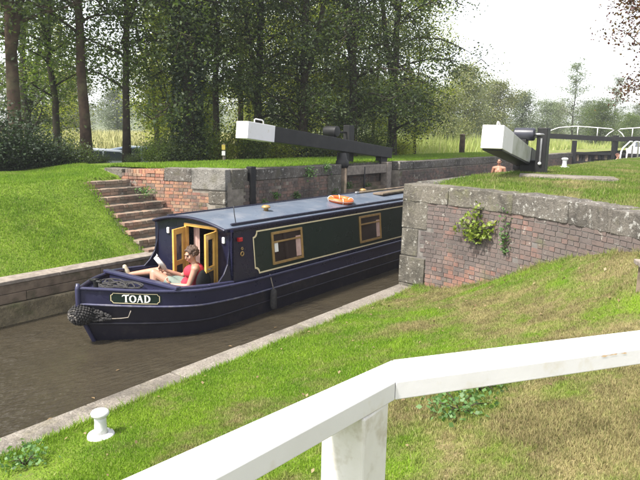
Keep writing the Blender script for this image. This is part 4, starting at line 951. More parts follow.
# ------------------------------------------------------------------ white rail in front
M['white_rail'] = std('old_white_rail_paint', (.62, .605, .625), (.57, .555, .565), 2.5, .5, .07, 26, dirt=(.50, .46, .40), dscale=7, damt=(.60, .78)); M['white_post'] = std('grubby_white_post_paint', (.64, .62, .615), (.56, .54, .52), 5, .55, .12, 30, dirt=(.38, .34, .28), dscale=9, damt=(.54, .74))
wf = thing('handrail_fence', 'white painted timber handrail turning a corner in the foreground', 'fence', (1.7, .95, 1.2))
ZR = 2.40; TH = .062
cF, cN = V(1.745, .945), V(1.585, .845)                    # far / near top corner
aF, aN = V(.20, 1.115), V(.20, .945)                       # left rail start
bF, bN = V(4.35, -.80), V(4.24, -.93)
def rail_slab(q, z1, z0):
    vs = [V(p.x, p.y, z) for z in (z0, z1) for p in q]; n = len(q); return MB().add(vs, [tuple(range(n-1, -1, -1)), tuple(range(n, 2*n))] + [(i, (i+1) % n, n+(i+1) % n, n+i) for i in range(n)])
gap = V(.0003, -.0002)
obj('top_rail', rail_slab([aN, cN-gap, cF-gap, aF], ZR, ZR-TH), M['white_rail'], wf, bevel=.004)
rb = obj('top_rail', rail_slab([cN+gap, bN, bF, cF+gap], ZR, ZR-TH), M['white_rail'], wf, bevel=.004)
pc = V(1.492, .930); pr_ = .02
ps = obj('post', MB().box((pc.x, pc.y, 1.66), (.152, .152, 1.355), pr_), M['white_post'], wf, bevel=.008)
obj('post', MB().box((4.0, -.62, 1.8), (.145, .145, 1.07), -.6), M['white_post'], wf, bevel=.008)
obj('post', MB().box((.30, 1.04, 1.7), (.145, .145, 1.27), 0), M['white_post'], wf, bevel=.008)
rr_ = random.Random(5)
bdir = (bN-cN).normalized(); bn = V(bdir.y, -bdir.x)
for f, wd in ((.262, .034), (.276, .046), (.291, .026), (.39, .010)):        # rust runs below nails
    p = cN.lerp(bN, f) + bn*.0015; hh_ = rr_.uniform(.004, .008); e_ = bdir.to_3d()
    obj('rust_stain', MB().add([V(p.x, p.y, ZR-.006) + e_*(wd*.5*math.cos(q)*rr_.uniform(.6, 1.3)) + V(0, 0, -hh_*.5 + hh_*.5*math.sin(q)*rr_.uniform(.5, 1.3)) for q in [k*PI/6 for k in range(12)]], [tuple(range(12))]), M['rust'], rb)
bn_ = thing('timber_bench', 'weathered grey timber bench at the right edge of the slope', 'bench', (6.75, .62, 1.5))
for k in range(3): obj('seat_plank', MB().beam((6.66+k*.14, .84+k*.06, 1.905), (7.19+k*.14, -.64+k*.06, 1.905), .13, .045), M['timber_grey'], bn_, bevel=.006)
for f in (.06, .85):
    for k in (0, 2): p = V(6.66+k*.14, .84+k*.06, 0).lerp(V(7.19+k*.14, -.64+k*.06, 0), f); obj('leg', MB().box((p.x, p.y, 1.68), (.08, .09, .40), -.3), M['timber_old'], bn_, bevel=.006)
# ------------------------------------------------------------------ foliage helpers
def leaves(centers, sizes, rs, up=.5, aspect=.55, droop=0.):
    c = np.asarray(centers, float); n = len(c); s = np.asarray(sizes, float).reshape(n, 1)
    d = rs.normal(size=(n, 3)); d[:, 2] = d[:, 2]*.6 - droop; d /= np.linalg.norm(d, axis=1, keepdims=True)
    q = rs.normal(size=(n, 3)); q[:, 2] += up*2; sd = np.cross(d, q); sd /= np.linalg.norm(sd, axis=1, keepdims=True)+1e-9
    nrm = np.cross(sd, d)
    a = c - d*s*.5; b_ = c + d*s*.5; m = c + d*s*-.05 + nrm*s*.08
    vs = np.stack([a, m + sd*s*aspect*.5, b_, m - sd*s*aspect*.5], 1).reshape(-1, 3); fs = np.arange(4*n).reshape(n, 4)
    return vs, fs
def make_tree(seed, H, tr, cb, cr_, nlimb, leafn, leafs, lmat, bmat, lean=(0, 0), fork=None, spray=.33, limb_up=.75, low=0., shape=1., name='tree'):
    r = random.Random(seed); rs = np.random.RandomState(seed); tm = MB()
    pts = []; n = 9
    for i in range(n):
        t = i/(n-1); pts.append(V(lean[0]*t*H*.12 + r.uniform(-.08, .08)*t*2, lean[1]*t*H*.12 + r.uniform(-.08, .08)*t*2, t*H*.97))
    tm.tube(pts, [tr*(1.25 if i == 0 else 1)*(1-.88*(i/(n-1))**1.1) for i in range(n)], 10)
    trunks = [pts]
    for fk in ((fork, fork*1.5) if fork else ()):
        p0 = pts[0].lerp(pts[-1], fk); a = r.uniform(0, 6.28) if seed % 2 else PI*.9 + fk*6
        q = [p0 + V(math.cos(a)*k*.45 + r.uniform(-.1, .1), math.sin(a)*k*.45 + r.uniform(-.1, .1), k*H*.16) for k in range(6)]; q = [x for x in q if x.z < H]; tm.tube(q, [tr*.62*(1-.16*k) for k in range(len(q))], 8); trunks.append(q)
    clumps = []
    for k in range(nlimb):
        tk = trunks[k % len(trunks)] if k % 3 == 0 else pts; t = cb + (1-cb)*(k+.5)/nlimb; z = t*H
        base = min(tk, key=lambda p: abs(p.z-z)); 
        for p, q in zip(tk, tk[1:]):
            if p.z <= z <= q.z: base = p.lerp(q, (z-p.z)/max(q.z-p.z, 1e-3))
        az = k*2.4 + r.uniform(-.5, .5); tt = (t-cb)/(1-cb); L = cr_*math.sqrt(max(.12, 1-(1.55*tt-.62)**2))*r.uniform(.65, 1.15)
        pl = [base]; d = V(math.cos(az), math.sin(az), limb_up + r.uniform(-.25, .35)).normalized(); p = base
        for j in range(4): d = (d + V(r.uniform(-.34, .34), r.uniform(-.34, .34), r.uniform(-.22, .12) - low*.30)).normalized(); p = p + d*L/4; pl.append(p)
        rad = tr*.24*(1-.6*tt) + .010; tm.tube(pl, [rad, rad*.75, rad*.5, rad*.33, rad*.15], 6)
        for j in range(1, 5):
            for m in range(4):
                a2 = r.uniform(0, 6.28); e = V(math.cos(a2), math.sin(a2), r.uniform(-.3-low, .45)).normalized()*L*r.uniform(.14, .34); q = pl[j] + e
                if m < 2: tm.tube([pl[j], pl[j].lerp(q, .5)+V(0, 0, .03), q], [rad*.3+.006, rad*.2+.004, .004], 4, False)
                clumps.append(q)
                if r.random() < .6: clumps.append(pl[j].lerp(q, .55) + V(r.uniform(-.1, .1), r.uniform(-.1, .1), r.uniform(-.1, .1)))
    C = np.array([tuple(c) for c in clumps]); wgt = rs.uniform(.35, 1.6, len(C)); idx = rs.choice(len(C), leafn, p=wgt/wgt.sum())
    sc = rs.uniform(.6, 1.35, len(C))[idx, None]*spray
    P = C[idx] + rs.normal(size=(leafn, 3))*sc*np.array([1, 1, .78])
    me_t = tm.mesh('trunk', True); me_t.materials.append(bmat)
    vs, fs = leaves(P, rs.uniform(.6, 1.3, leafn)*leafs, rs, .5, .58, .15 + low*.3); me_c = np_mesh('crown', vs, fs); me_c.materials.append(lmat)
    return me_t, me_c
def put_tree(kind, meshes, label, loc, rz=0, sc=1., cat='tree', group=None, crown_mat=None, extra=None, part_names=('trunk', 'crown')):
    t = thing(kind, label, cat, loc, group, rz, True); t.scale = (sc,)*3 if isinstance(sc, (int, float)) else sc
    for nm, me in zip(part_names, meshes):
        if me is None: continue
        o = bpy.data.objects.new(nm, me); COL.objects.link(o); o.parent = t
        if nm == 'crown' and crown_mat: o.material_slots[0].link = 'OBJECT'; o.material_slots[0].material = crown_mat
    return t
LD, LM, LL = M['leaf_dark'], M['leaf_mid'], M['leaf_lime_backlit']
T = [make_tree(1, 11, .20, .28, 3.4, 24, 18000, .11, LD, M['bark_red'], (.3, 0), .28, low=.3),
     make_tree(2, 11.5, .17, .30, 3.0, 24, 16000, .11, LD, M['bark_red'], (0, .1), None, low=.35),
     make_tree(3, 11, .125, .20, 2.8, 26, 15000, .105, LM, M['bark'], (-.2, .1), .35, low=.25),
     make_tree(4, 10.5, .18, .14, 3.2, 28, 19000, .11, LD, M['bark'], (.1, -.1), .25, low=.5),
     make_tree(6, 10, .09, .08, 2.4, 26, 15000, .12, LL, M['bark'], (.4, .1), .2, low=.25),
     make_tree(8, 10.5, .2, .10, 3.6, 30, 24000, .115, LD, M['bark'], (0, 0), .3, low=.6)]
def zt(x, y): return float(z_far(x, y)) - .05
def ground_px(u, D):
    p = at_dist(u, 140, D); return (p.x, p.y, zt(p.x, p.y))
WOOD = [ # u, distance, mesh, rz, scale, label
 (14, 19, 0, .4, 1.0, 'forked brown-barked tree at the far left of the wood'),
 (86, 20, 1, 1.0, 1.0, 'straight brown trunk with bare lower stem left of the parked cars'),
 (126, 20.5, 2, 2.2, 1.0, 'slim straight tree in front of the pale meadow gap'),
 (58, 23, 2, .6, 1.05, 'leaning dark tree between the two brown trunks at left'),
 (190, 20, 3, 3.0, 1.05, 'tall ivy-clad tree above the pale quoin block'),
 (216, 22, 2, 4.1, 1.0, 'slender tree just left of the white beam end'),
 (258, 23, 3, 5.0, .95, 'leafy dark tree behind the white beam end'),
 (303, 22.5, 5, 1.3, .9, 'broad dark tree behind the middle of the black beam'),
 (352, 23.5, 5, 2.9, .98, 'dense drooping tree above the paddle drum of the far gate'),
 (392, 26, 5, 4.6, 1.0, 'outermost tree at the right end of the wood, leaves against the sky'),
 (158, 27, 2, 5.5, .95, 'many-stemmed tree right of the meadow gap'),
 (240, 30, 1, 3.6, .95, 'tall stem deep in the wood behind the white beam end'),
 (328, 31, 2, .2, 1.0, 'mid-green tree deep in the wood behind the drum'),
 (282, 28, 4, .9, .8, 'lime-green sapling glowing in the middle of the wood'),
 (205, 26, 4, 2.0, .8, 'lime-green sapling beside the ivy-clad tree'),
 (415, 30, 4, 3.3, .78, 'pale green young tree right of the black beam'),
 (372, 29, 4, 4.4, .85, 'lime-green sapling behind the drooping tree'),
 (158, 33, 4, 5.2, .75, 'yellow-green young tree behind the many-stemmed tree'),
 (28, 27, 3, 1.9, 1.0, 'dark tree deep in the left of the wood'),
 (300, 25, 4, 2.2, .7, 'yellow-green sapling just behind the black beam'),
 (172, 24, 4, 4.2, .7, 'yellow-green sapling left of the ivy-clad tree'),
 (340, 27, 4, 1.2, .8, 'yellow-green sapling left of the paddle post'),
 (60, 36, 4, 0.5, .75, 'light green tree filling the gap behind the leaning trunk'),
 (318, 36, 4, 1.5, .8, 'light green tree at the back of the wood behind the beam'),
 (250, 38, 4, 2.6, .8, 'sunlit tree at the back of the wood left of the drum')]
for u, D, k, rz, sc, lab in WOOD:
    t = put_tree('woodland_tree', T[k], lab, ground_px(u, D), rz, sc, group='trees of the wood')
    if u == 190:
        rs = np.random.RandomState(40); n = 5200; h = rs.uniform(.0, 6.5, n); a = rs.uniform(0, 6.28, n); rr = .28 + rs.gamma(2, .07, n)
        vs, fs = leaves(np.stack([rr*np.cos(a), rr*np.sin(a), h], -1), rs.uniform(.07, .13, n), rs, .2, .9); me = np_mesh('ivy', vs, fs); me.materials.append(M['leaf_ivy'])
        o = bpy.data.objects.new('ivy', me); COL.objects.link(o); o.parent = t
def make_bush(seed, n, rx, ry_, h, ls, lmat, nst=14):
    r = random.Random(seed); rs = np.random.RandomState(seed); tm = MB(); C = []
    for k in range(nst):
        a = k*2.4; L = r.uniform(.35, 1); q = V(math.cos(a)*rx*L, math.sin(a)*ry_*L, h*r.uniform(.45, 1.)*(1-.35*L*L)); m_ = V(q.x*.4, q.y*.4, q.z*.62); tm.tube([V(q.x*.05, q.y*.05, 0), m_, q], [.03, .018, .006], 5)
        for f in (.35, .6, .8, 1.): p = V(0, 0, 0).lerp(m_, f*1.4) if f < .7 else m_.lerp(q, (f-.7)/.3); C += [(p.x + r.uniform(-.2, .2)*rx, p.y + r.uniform(-.2, .2)*ry_, max(.05, p.z*r.uniform(.55, 1.05))) for _ in range(3)]
    C = np.array(C); i = rs.choice(len(C), n); P = C[i] + rs.normal(size=(n, 3))*np.array([.17*rx+.06, .17*ry_+.06, .11*h+.04]); P[:, 2] = np.abs(P[:, 2])
    vs, fs = leaves(P, rs.uniform(.6, 1.3, n)*ls, rs, .6, .6); me = np_mesh('foliage', vs, fs); me.materials.append(lmat); ms = tm.mesh('stems', True); ms.materials.append(M['bark']); return ms, me
BU = [make_bush(51, 9000, 1.3, 1.2, 1.7, .085, M['leaf_ivy']), make_bush(52, 7000, 1.2, 1.1, 1.3, .08, LD), make_bush(53, 6500, 1.1, 1.0, 1.6, .085, LM), make_bush(54, 5000, 1.0, 1.0, 1.5, .085, LL)]
BUSH = [(8, 17.2, 0, .68, 'dark evergreen shrub at the foot of the forked tree'), (40, 17.4, 0, .68, 'dark evergreen shrub hiding the dark car'), (68, 17.8, 1, .68, 'low dark shrub beside the bare brown trunk'),
 (98, 19.2, 1, .36, 'low bush in front of the silver car'), (-20, 17.5, 0, 1.1, 'dark shrub at the left edge of the picture'), (154, 19.0, 2, .5, 'bramble bush right of the pale blue car'), (172, 19.6, 1, .85, 'dark bramble under the ivy-clad tree'),
 (196, 20.5, 2, .95, 'green bramble behind the pale quoin block'), (222, 21, 3, .8, 'bright sapling clump by the yellow post'), (250, 21.5, 2, .95, 'green undergrowth below the white beam end'), (278, 22, 3, .85, 'yellow-green undergrowth below the black beam'),
 (305, 22.5, 1, 1.0, 'dark undergrowth behind the middle of the black beam'), (335, 23.5, 3, .8, 'yellow-green undergrowth by the paddle drum'), (370, 25, 2, .9, 'green undergrowth behind the paddle post'), (398, 27, 3, .85, 'lime shrub at the gate end of the black beam'), (134, 19.5, 1, .3, 'small dark bush below the pale blue car'), (20, 20, 0, .68, 'dark shrub between the forked tree and the leaning tree'), (55, 21, 1, .68, 'dark shrub under the leaning tree')]
for i, (u, D, k, sc, lab) in enumerate(BUSH): put_tree('shrub', BU[k], lab, ground_px(u, D), i*1.1, sc, 'shrub', 'undergrowth of the wood', part_names=('stems', 'foliage'))
# far hedges and trees upstream, right of the wood
F = [make_tree(61, 9, .16, .10, 3.4, 26, 13000, .22, M['leaf_olive'], M['bark'], low=.5, spray=.62), make_tree(62, 8, .14, .08, 3.0, 24, 12000, .22, M['leaf_greyg'], M['bark'], low=.5, spray=.62), make_tree(63, 11, .14, .12, 2.2, 26, 5200, .20, M['leaf_greyg'], M['bark'], low=.2, spray=.36), make_tree(64, 7, .14, .06, 3.2, 26, 15000, .20, M['leaf_mid'], M['bark'], low=.6, spray=.55)]
FAR = [(428, 62, 1, .62, 'grey-green bush at the left of the far hedge'), (446, 48, 0, .50, 'yellowish bush low in the far hedge'), (463, 58, 0, .80, 'rounded olive tree in the far hedge left of the white square end'), (497, 66, 0, .72, 'broad olive tree behind the white square end'), (520, 74, 1, .72, 'pale hazy tree behind the paddle drum'),
 (545, 90, 1, .72, 'small hazy bush between drum and handrail'), (571, 84, 2, .92, 'thin half-bare tree above the white handrail'), (600, 78, 3, .72, 'dense green rounded tree behind the white handrail'), (612, 110, 2, .95, 'tall thin hazy tree right of the rounded green tree'), (640, 100, 1, .72, 'hazy tree at the right edge behind the handrail'), (556, 120, 0, .8, 'distant olive tree left of the half-bare tree'), (410, 70, 0, .8, 'olive tree peeping past the right end of the wood'), (-10, 58, 0, .7, 'olive tree behind the far left trunks'), (35, 62, 1, .75, 'grey tree beyond the meadow behind the leaning trunk'), (75, 66, 0, .7, 'olive tree beyond the meadow left of the gap'), (118, 82, 1, .75, 'grey distant tree filling the meadow gap'), (160, 64, 0, .7, 'olive tree beyond the meadow right of the gap'), (205, 60, 3, .8, 'green tree far behind the ivy-clad tree'), (255, 58, 0, .7, 'olive tree far behind the white beam end'), (300, 62, 1, .8, 'grey tree far behind the middle of the beam'), (345, 60, 0, .7, 'olive tree far behind the paddle drum'), (382, 56, 3, .8, 'green tree far behind the paddle post'), (478, 95, 1, 1.0, 'distant grey tree behind the rounded olive tree'), (586, 125, 1, .9, 'distant grey-green tree between the thin trees'), (628, 82, 3, .55, 'low green bush at the right end of the far hedge')]
for i, (u, D, k, sc, lab) in enumerate(FAR): put_tree('hedge_tree', F[k], lab, ground_px(u, D), i*1.7, sc, group='far hedge trees')
# distant wooded hill
rs = np.random.RandomState(77); hx, hy = [], []
A = np.radians(np.linspace(-12, 62, 75)); rows = []
for j, D in enumerate((190, 230, 290, 360, 460)):
    row = []
    for a in A:
        adeg = math.degrees(a); hh = (3 + 17*math.exp(-((adeg-31)/9)**2) + 9*math.exp(-((adeg-50)/14)**2) + 5*math.exp(-((adeg-10)/7)**2))*(0, .25, .6, .9, 1.)[j]
        row.append((D*math.cos(a), D*math.sin(a), 2 + hh + (.5*rs.normal() if j else -1.5)))
    rows.append(row)
hm = MB(); hm.grid(rows); tag(obj('hill', hm, M['hill'], None, True), 'distant hazy wooded hill beyond the far hedge', kind='structure')
n = 26000; P = np.zeros((n, 3)); ai = rs.uniform(0, len(A)-1.01, n); ji = rs.uniform(.8, 3.9, n); R_ = np.array(rows)
a0 = ai.astype(int); j0 = ji.astype(int); fa = (ai-a0)[:, None]; fj = (ji-j0)[:, None]
P = (R_[j0, a0]*(1-fa)+R_[j0, a0+1]*fa)*(1-fj) + (R_[j0+1, a0]*(1-fa)+R_[j0+1, a0+1]*fa)*fj
cl = P[rs.choice(n, 700)]; P = cl[rs.choice(700, n)] + rs.normal(size=(n, 3))*np.array([2.2, 2.2, 1.7]) + np.array([0, 0, 2.6])
vs, fs = leaves(P, rs.uniform(.7, 1.6, n), rs, .8, .8); me = np_mesh('hill_wood', vs, fs); tag(link('hill_wood', me, M['leaf_greyg']), 'mass of far-off trees covering the hazy hill', kind='stuff')
# overhanging russet tree whose branch ends dip into the top right corner
rt = thing('overhanging_tree', 'russet-leaved branches of a tree dipping into the top right corner', 'tree', (11.6, -.9, 2.3)); r = random.Random(90); rs = np.random.RandomState(90)
tm = MB(); tb = V(11.6, -.9, 2.2); tm.tube([tb, tb+V(.05, .05, 2), tb+V(-.1, .1, 4.2), tb+V(0, .2, 7)], [.24, .19, .14, .05], 10); tip = []
for k in range(26):
    zb = 4.75 + k*.15; a = 2.3 + r.uniform(-2.9, 2.9) if k % 2 else 1.80 + r.uniform(-.28, .28); L = r.uniform(2.0, 3.0) if k % 2 else r.uniform(2.7, 3.5); p = V(11.55, -.75, zb); pl = [p]; d = V(math.cos(a), math.sin(a), .38)
    for j in range(5): d = (d + V(r.uniform(-.2, .2), r.uniform(-.2, .2), -.20)).normalized(); p = p + d*L/5; pl.append(p)
    tm.tube(pl, [.05, .04, .03, .02, .013, .006], 6)
    for j in range(2, 6):
        for m_ in range(3): e = V(r.uniform(-.5, .5), r.uniform(-.5, .5), r.uniform(-.45, .2)); tm.tube([pl[j], pl[j]+e], [.008, .003], 4, False); tip += [pl[j]+e, pl[j]+e*.5]
obj('trunk', tm, M['bark'], rt, True)
C = np.array([tuple(q) for q in tip]); n = 42000; P = C[rs.choice(len(C), n)] + rs.normal(size=(n, 3))*np.array([.14, .14, .11]); vs, fs = leaves(P, rs.uniform(.035, .065, n), rs, .5, .6, .3)
me = np_mesh('crown', vs, fs); link('crown', me, M['leaf_red'], rt)
# plants on the walls and weeds
def wall_plant(label, base, pts_, n, ls, mat, seed, spread=.07, name='wall_plant'):
    t = thing(name, label, 'plant', base); rs = np.random.RandomState(seed); b0 = V(*base); mb = MB(); C = []
    for q in pts_: q = V(*q); mb.tube([b0, b0.lerp(q, .5)+V(0, 0, .03), q], [.006, .004, .002], 5); C += [tuple(b0.lerp(q, f)) for f in (.5, .7, .85, 1.)]
    obj('stem', mb, M['bark'], t, True); C = np.array(C); P = C[rs.choice(len(C), n)] + rs.normal(size=(n, 3))*spread
    vs, fs = leaves(P, rs.uniform(.6, 1.3, n)*ls, rs, .4, .75); me = np_mesh('leaves', vs, fs); link('leaves', me, mat, t); return t
def on_near(d, z, out=.05): p, t = NP.at(d); return (p.x - abs(t.y)*out, p.y + t.x*out*0, z)
wall_plant('yellow-green leafy plant sprouting from the near wing wall', on_near(1.66, 1.38), [on_near(1.40, 1.72, .13), on_near(1.50, 1.88, .12), on_near(1.62, 2.02, .14), on_near(1.78, 1.62, .15), on_near(1.90, 1.75, .1), on_near(1.55, 1.60, .16), on_near(1.28, 1.66, .1)], 330, .075, M['leaf_yel'], 101, .055)
wall_plant('thin dull green plant climbing to the coping beside the yellow-green one', on_near(2.22, 1.30, .03), [on_near(2.18, 1.62), on_near(2.26, 1.85), on_near(2.16, 1.98), on_near(2.24, 1.45)], 150, .05, M['leaf_weed'], 102, .05)
for i, (x, z, s_) in enumerate([(12.7, 2.12, 1.), (13.5, 2.2, .8), (11.4, 1.62, .55), (12.2, 1.55, .6), (16.0, 1.55, .9), (14.95, 1.6, .8), (10.95, 1.45, .6), (13.9, 1.5, .7)]):
    y = 9.66 if not 14.3 < x < 17.7 else 9.9; lab = ['green fern tuft on the coping left of the paddle drum', 'small fern on the wall just left of the heel post', 'little fern on the dark wall right of the black fender post', 'little fern low on the wall left of the stone pier', 'fern tuft in the gate recess', 'fern tuft beside the heel post', 'green tuft above the boat roof by the mushroom vent', 'fern tuft on the stone pier'][i]
    wall_plant(lab, (x, y, z), [(x+.14*s_*math.cos(k*1.2), y-.10*s_, z+.12*s_*math.sin(k*1.2)+.02) for k in range(6)], int(170*s_), .055, M['leaf_weed'], 110+i, .06*s_, 'fern')
for i, (x, y, s_, lab) in enumerate([(3.98, 1.58, 1., 'broad-leaved weed patch on the bare turf below the right rail'), (4.35, 1.56, .6, 'smaller weed beside the broad-leaved patch'), (2.3, 4.62, .55, 'clump of longer grass and weeds left of the white bollard'), (8.62, 11.05, .5, 'ivy tuft growing in the wall joint by the steps')]):
    z = float(z_near(x, y)) if i < 3 else 1.75
    wall_plant(lab, (x, y, z), [(x+.22*s_*math.cos(k*1.05+i), y+.22*s_*math.sin(k*1.05+i), z+.05+.03*(k % 2)) for k in range(6)], int(330*s_), .042, M['leaf_weed'], 130+i, .06, 'weed')
# ------------------------------------------------------------------ parked cars
def make_car(label, paint, loc, rz):
    t = thing('parked_car', label, 'car', (0, 0, 0), 'cars parked behind the wood', 0, True)
    pr = [(-2.0, .32), (-2.08, .62), (-2.0, .90), (-1.55, .98), (-.75, 1.42), (.55, 1.46), (1.35, 1.30), (1.95, .98), (2.05, .70), (2.0, .32)]
    def sec(y, k): return [(x, y, .32 + (z-.32)*k if z > .98 else z) for x, z in pr]
    mb = MB(); ys = [(-.82, .985), (-.72, 1.0), (0, 1.01), (.72, 1.0), (.82, .985)]
    for y, k in ys: mb.v += sec(y, k)
    n = len(pr); mb.f = [(i*n+j, (i+1)*n+j, (i+1)*n+(j+1) % n, i*n+(j+1) % n) for i in range(4) for j in range(n)] + [tuple(range(n)), tuple(range(5*n-1, 4*n-1, -1))]
    obj('body', mb, paint, t, False, .05, 3)
    for s in (-1, 1):
        for q in ([(-1.30, 1.0), (-.70, 1.35), (-.10, 1.385), (-.10, 1.0)], [(-.02, 1.0), (-.02, 1.385), (.55, 1.38), (1.05, 1.28), (1.25, 1.0)]):
            obj('side_window', MB().prism([(x, s*.822, z) for x, z in q], (0, s*.008, 0)), M['glass_car'], t)
        for x in (-1.28, 1.28):
            wh = obj('wheel', MB().lathe([(.20, -.09), (.30, -.10), (.32, -.06), (.32, .06), (.30, .10), (.20, .09)], (x, s*.78, .32), 24, (0, 1, 0)), M['rubber'], t, True)
            obj('rim', MB().lathe([(.19, -.012), (.17, .012), (.05, .03)], (x, s*.885 if s > 0 else s*.885, .32), 20, (0, s, 0)), M['steel'], wh, True)
        obj('headlight', MB().ell((-1.98, s*.58, .76), (.09, .16, .08)), M['steel'], t, True); obj('tail_light', MB().ell((1.98, s*.66, .85), (.08, .1, .12)), M['lamp_red'], t, True)
    obj('windscreen', MB().prism([(-1.47, -.66, 1.03), (-1.47, .66, 1.03), (-.80, .58, 1.405), (-.80, -.58, 1.405)], (-.02, 0, .025)), M['glass_car'], t)
    obj('rear_window', MB().prism([(1.40, -.58, 1.29), (1.40, .58, 1.29), (1.88, .62, 1.04), (1.88, -.62, 1.04)], (.02, 0, .025)), M['glass_car'], t)
    t.location = loc; t.rotation_euler = (0, 0, rz); return t
M['glass_car'] = std('car_glass', (.03, .04, .05), None, 3, .08, spec=.7)
for lab, mt, u, D, rz in (('dark car half hidden behind the evergreen shrubs at left', M['car_dark'], 52, 26, 2.2), ('silver car seen between the bare brown trunk and the slim tree', M['car_silver'], 104, 27, 2.4), ('pale blue car right of the slim straight tree', M['car_blue'], 141, 27.5, 2.4)):
    gx, gy, gz = ground_px(u, D); make_car(lab, mt, (gx, gy, gz+.06), rz)
ps_ = ground_px(224, 19); sp = thing('marker_post', 'yellow and white marker post standing at the edge of the wood', 'post', (ps_[0], ps_[1], ps_[2])); px, py, pz = ps_
obj('post', MB().box((px, py, pz+.3), (.07, .06, .6)), M['timber_grey'], sp, bevel=.006); obj('yellow_plate', MB().box((px-.05, py-.03, pz+.50), (.08, .10, .15), .6), M['yellow'], sp); obj('white_plate', MB().box((px-.05, py-.03, pz+.32), (.08, .10, .13), .6), M['letter'], sp)
pb = at_dist(462, 147, 33); fp_ = thing('field_post', 'short brown post in the meadow left of the white square end', 'post', (pb.x, pb.y, 2.2))
obj('post', MB().lathe([(.14, 0), (.15, .5), (.13, 1.0), (.05, 1.05)], (pb.x, pb.y, 2.2), 10), M['bark_red'], fp_, True); obj('cap', MB().lathe([(.15, 1.0), (.16, 1.05), (.05, 1.1)], (pb.x, pb.y, 2.2), 10), M['timber_old'], fp_, True)
# white boat waiting above the top gates
mbt = thing('moored_boat', 'white boat cabin just visible above the top gates at the right edge', 'boat', (46, 6.6, 1.95))
obj('hull', MB().prism([(44, 5.8, 2.6), (44, 7.4, 2.6), (44.2, 7.2, 1.8), (44.2, 6.0, 1.8)], (7, 0, 0)), M['white'], mbt, bevel=.05); obj('cabin', MB().prism([(44.8, 5.95, 2.6), (44.8, 7.25, 2.6), (45.0, 7.05, 3.15), (45.0, 6.15, 3.15)], (4, 0, 0)), M['white'], mbt, bevel=.05)
for y in (6.25, 6.65): obj('window', MB().prism([(44.84, y, 2.72), (44.84, y+.33, 2.72), (44.95, y+.33, 3.02), (44.95, y, 3.02)], (-.02, 0, 0)), M['glass_car'], mbt)
# ------------------------------------------------------------------ grass
def grass(name, X, Y, Z, h, wd, rs, mat, label, lean=.5):
    n = len(X); a = rs.uniform(0, 2*PI, n); hh = h*rs.uniform(.5, 1.4, n); ww = wd*rs.uniform(.7, 1.3, n)
    dx, dy = np.cos(a)*ww/2, np.sin(a)*ww/2; la = rs.uniform(0, 2*PI, n); ll = hh*np.abs(rs.normal(0, lean, n))
    v = np.empty((n, 3, 3)); v[:, 0] = np.stack([X-dx, Y-dy, Z-.01], -1); v[:, 1] = np.stack([X+dx, Y+dy, Z-.01], -1); v[:, 2] = np.stack([X+np.cos(la)*ll, Y+np.sin(la)*ll, Z+hh], -1)
    me = np_mesh(name, v.reshape(-1, 3), np.arange(3*n).reshape(n, 3)); return tag(link(name, me, mat), label, kind='stuff')
rs = np.random.RandomState(12)
def in_view(X, Y, Z, m=40):
    d = np.stack([X, Y, Z-CAM_H], -1); f_ = d @ np.array(cf); u = 320 + F_PX*(d @ np.array(cr2))/np.maximum(f_, .05); v = 240 - F_PX*(d @ np.array(cu2))/np.maximum(f_, .05)
    return (f_ > .3) & (u > -m*2) & (u < 640+m*2) & (v < 480+m*3) & (v > -m)
n = 1300000; X = rs.uniform(-.5, 10, n); Y = rs.uniform(-.8, 4.99, n); dist = np.hypot(X, Y); k = (rs.uniform(0, 1, n) < np.clip(4.2/np.maximum(dist, 1), .30, 1)) & (X < np.interp(Y, WN_Y, WN_X)-.02); X, Y = X[k], Y[k]; Z = z_near(X, Y); k = in_view(X, Y, Z)
X, Y, Z = X[k], Y[k], Z[k]; thin = vnoise(X, Y, 1.3, 21) + .6*vnoise(X, Y, 4, 22); k = (thin < .55 + rs.uniform(-.5, .5, len(X))) & (np.hypot(X-2.95, Y-4.52) > .13); X, Y, Z = X[k], Y[k], Z[k]
near_h = np.where(vnoise(X, Y, 2.2, 23) > .1, .028, .021)
near_h = near_h*(1 + 1.6*(np.abs(Y-4.97) < .06)*(rs.uniform(0, 1, len(X)) < .5))
grass('grass', X, Y, Z, near_h, .0055 + .0008*np.hypot(X, Y), rs, M['blades'], 'short mown turf blades on the near slope', .7)
n = 190000; X = rs.uniform(-1, 9.2, n); Y = rs.uniform(9.96, 14.3, n); k = ~((X > 7.66 + .2*rs.uniform(0, 1, n)**2) & (Y < 12.2) & (X < 9.6) & (Y > 10.05)) & ~((X > 8.7) & (Y < 13)); X, Y = X[k], Y[k]; Z = z_far(X, Y); k = in_view(X, Y, Z); X, Y, Z = X[k], Y[k], Z[k]
grass('grass', X, Y, Z, np.where(vnoise(X, Y, 2.4, 41) > .15, .050, .032), .014, rs, M['fblades'], 'bright grass blades on the far bank left of the brick steps')
n = 90000; X = 8.9 + rs.uniform(0, 1, n)**1.3*24; Y = rs.uniform(9.99, 13.6, n); k = (X > np.interp(Y, WF_Y, WF_X)+.3); X, Y = X[k], Y[k]; Z = np.full(len(X), 2.27) - .1*smooth01(12.8, 13.3, Y)
grass('grass', X, Y, Z, np.full(len(X), .07), .020, rs, M['fblades'], 'grass blades on the strip behind the far lock wall')
n = 240000; X = 7 + rs.uniform(0, 1, n)**1.4*24; Y = rs.uniform(-4, 4.99, n); k = (X > np.interp(np.clip(Y, -.6, 5.3), WN_Y, WN_X)+.46 + .45*rs.uniform(0, 1, n)**2); X, Y = X[k], Y[k]; Z = z_up_near(X, Y); k = in_view(X, Y, Z) & ~((np.abs(X-13.35) < .5) & (np.abs(Y-3.3) < 1.0)); X, Y, Z = X[k], Y[k], Z[k]
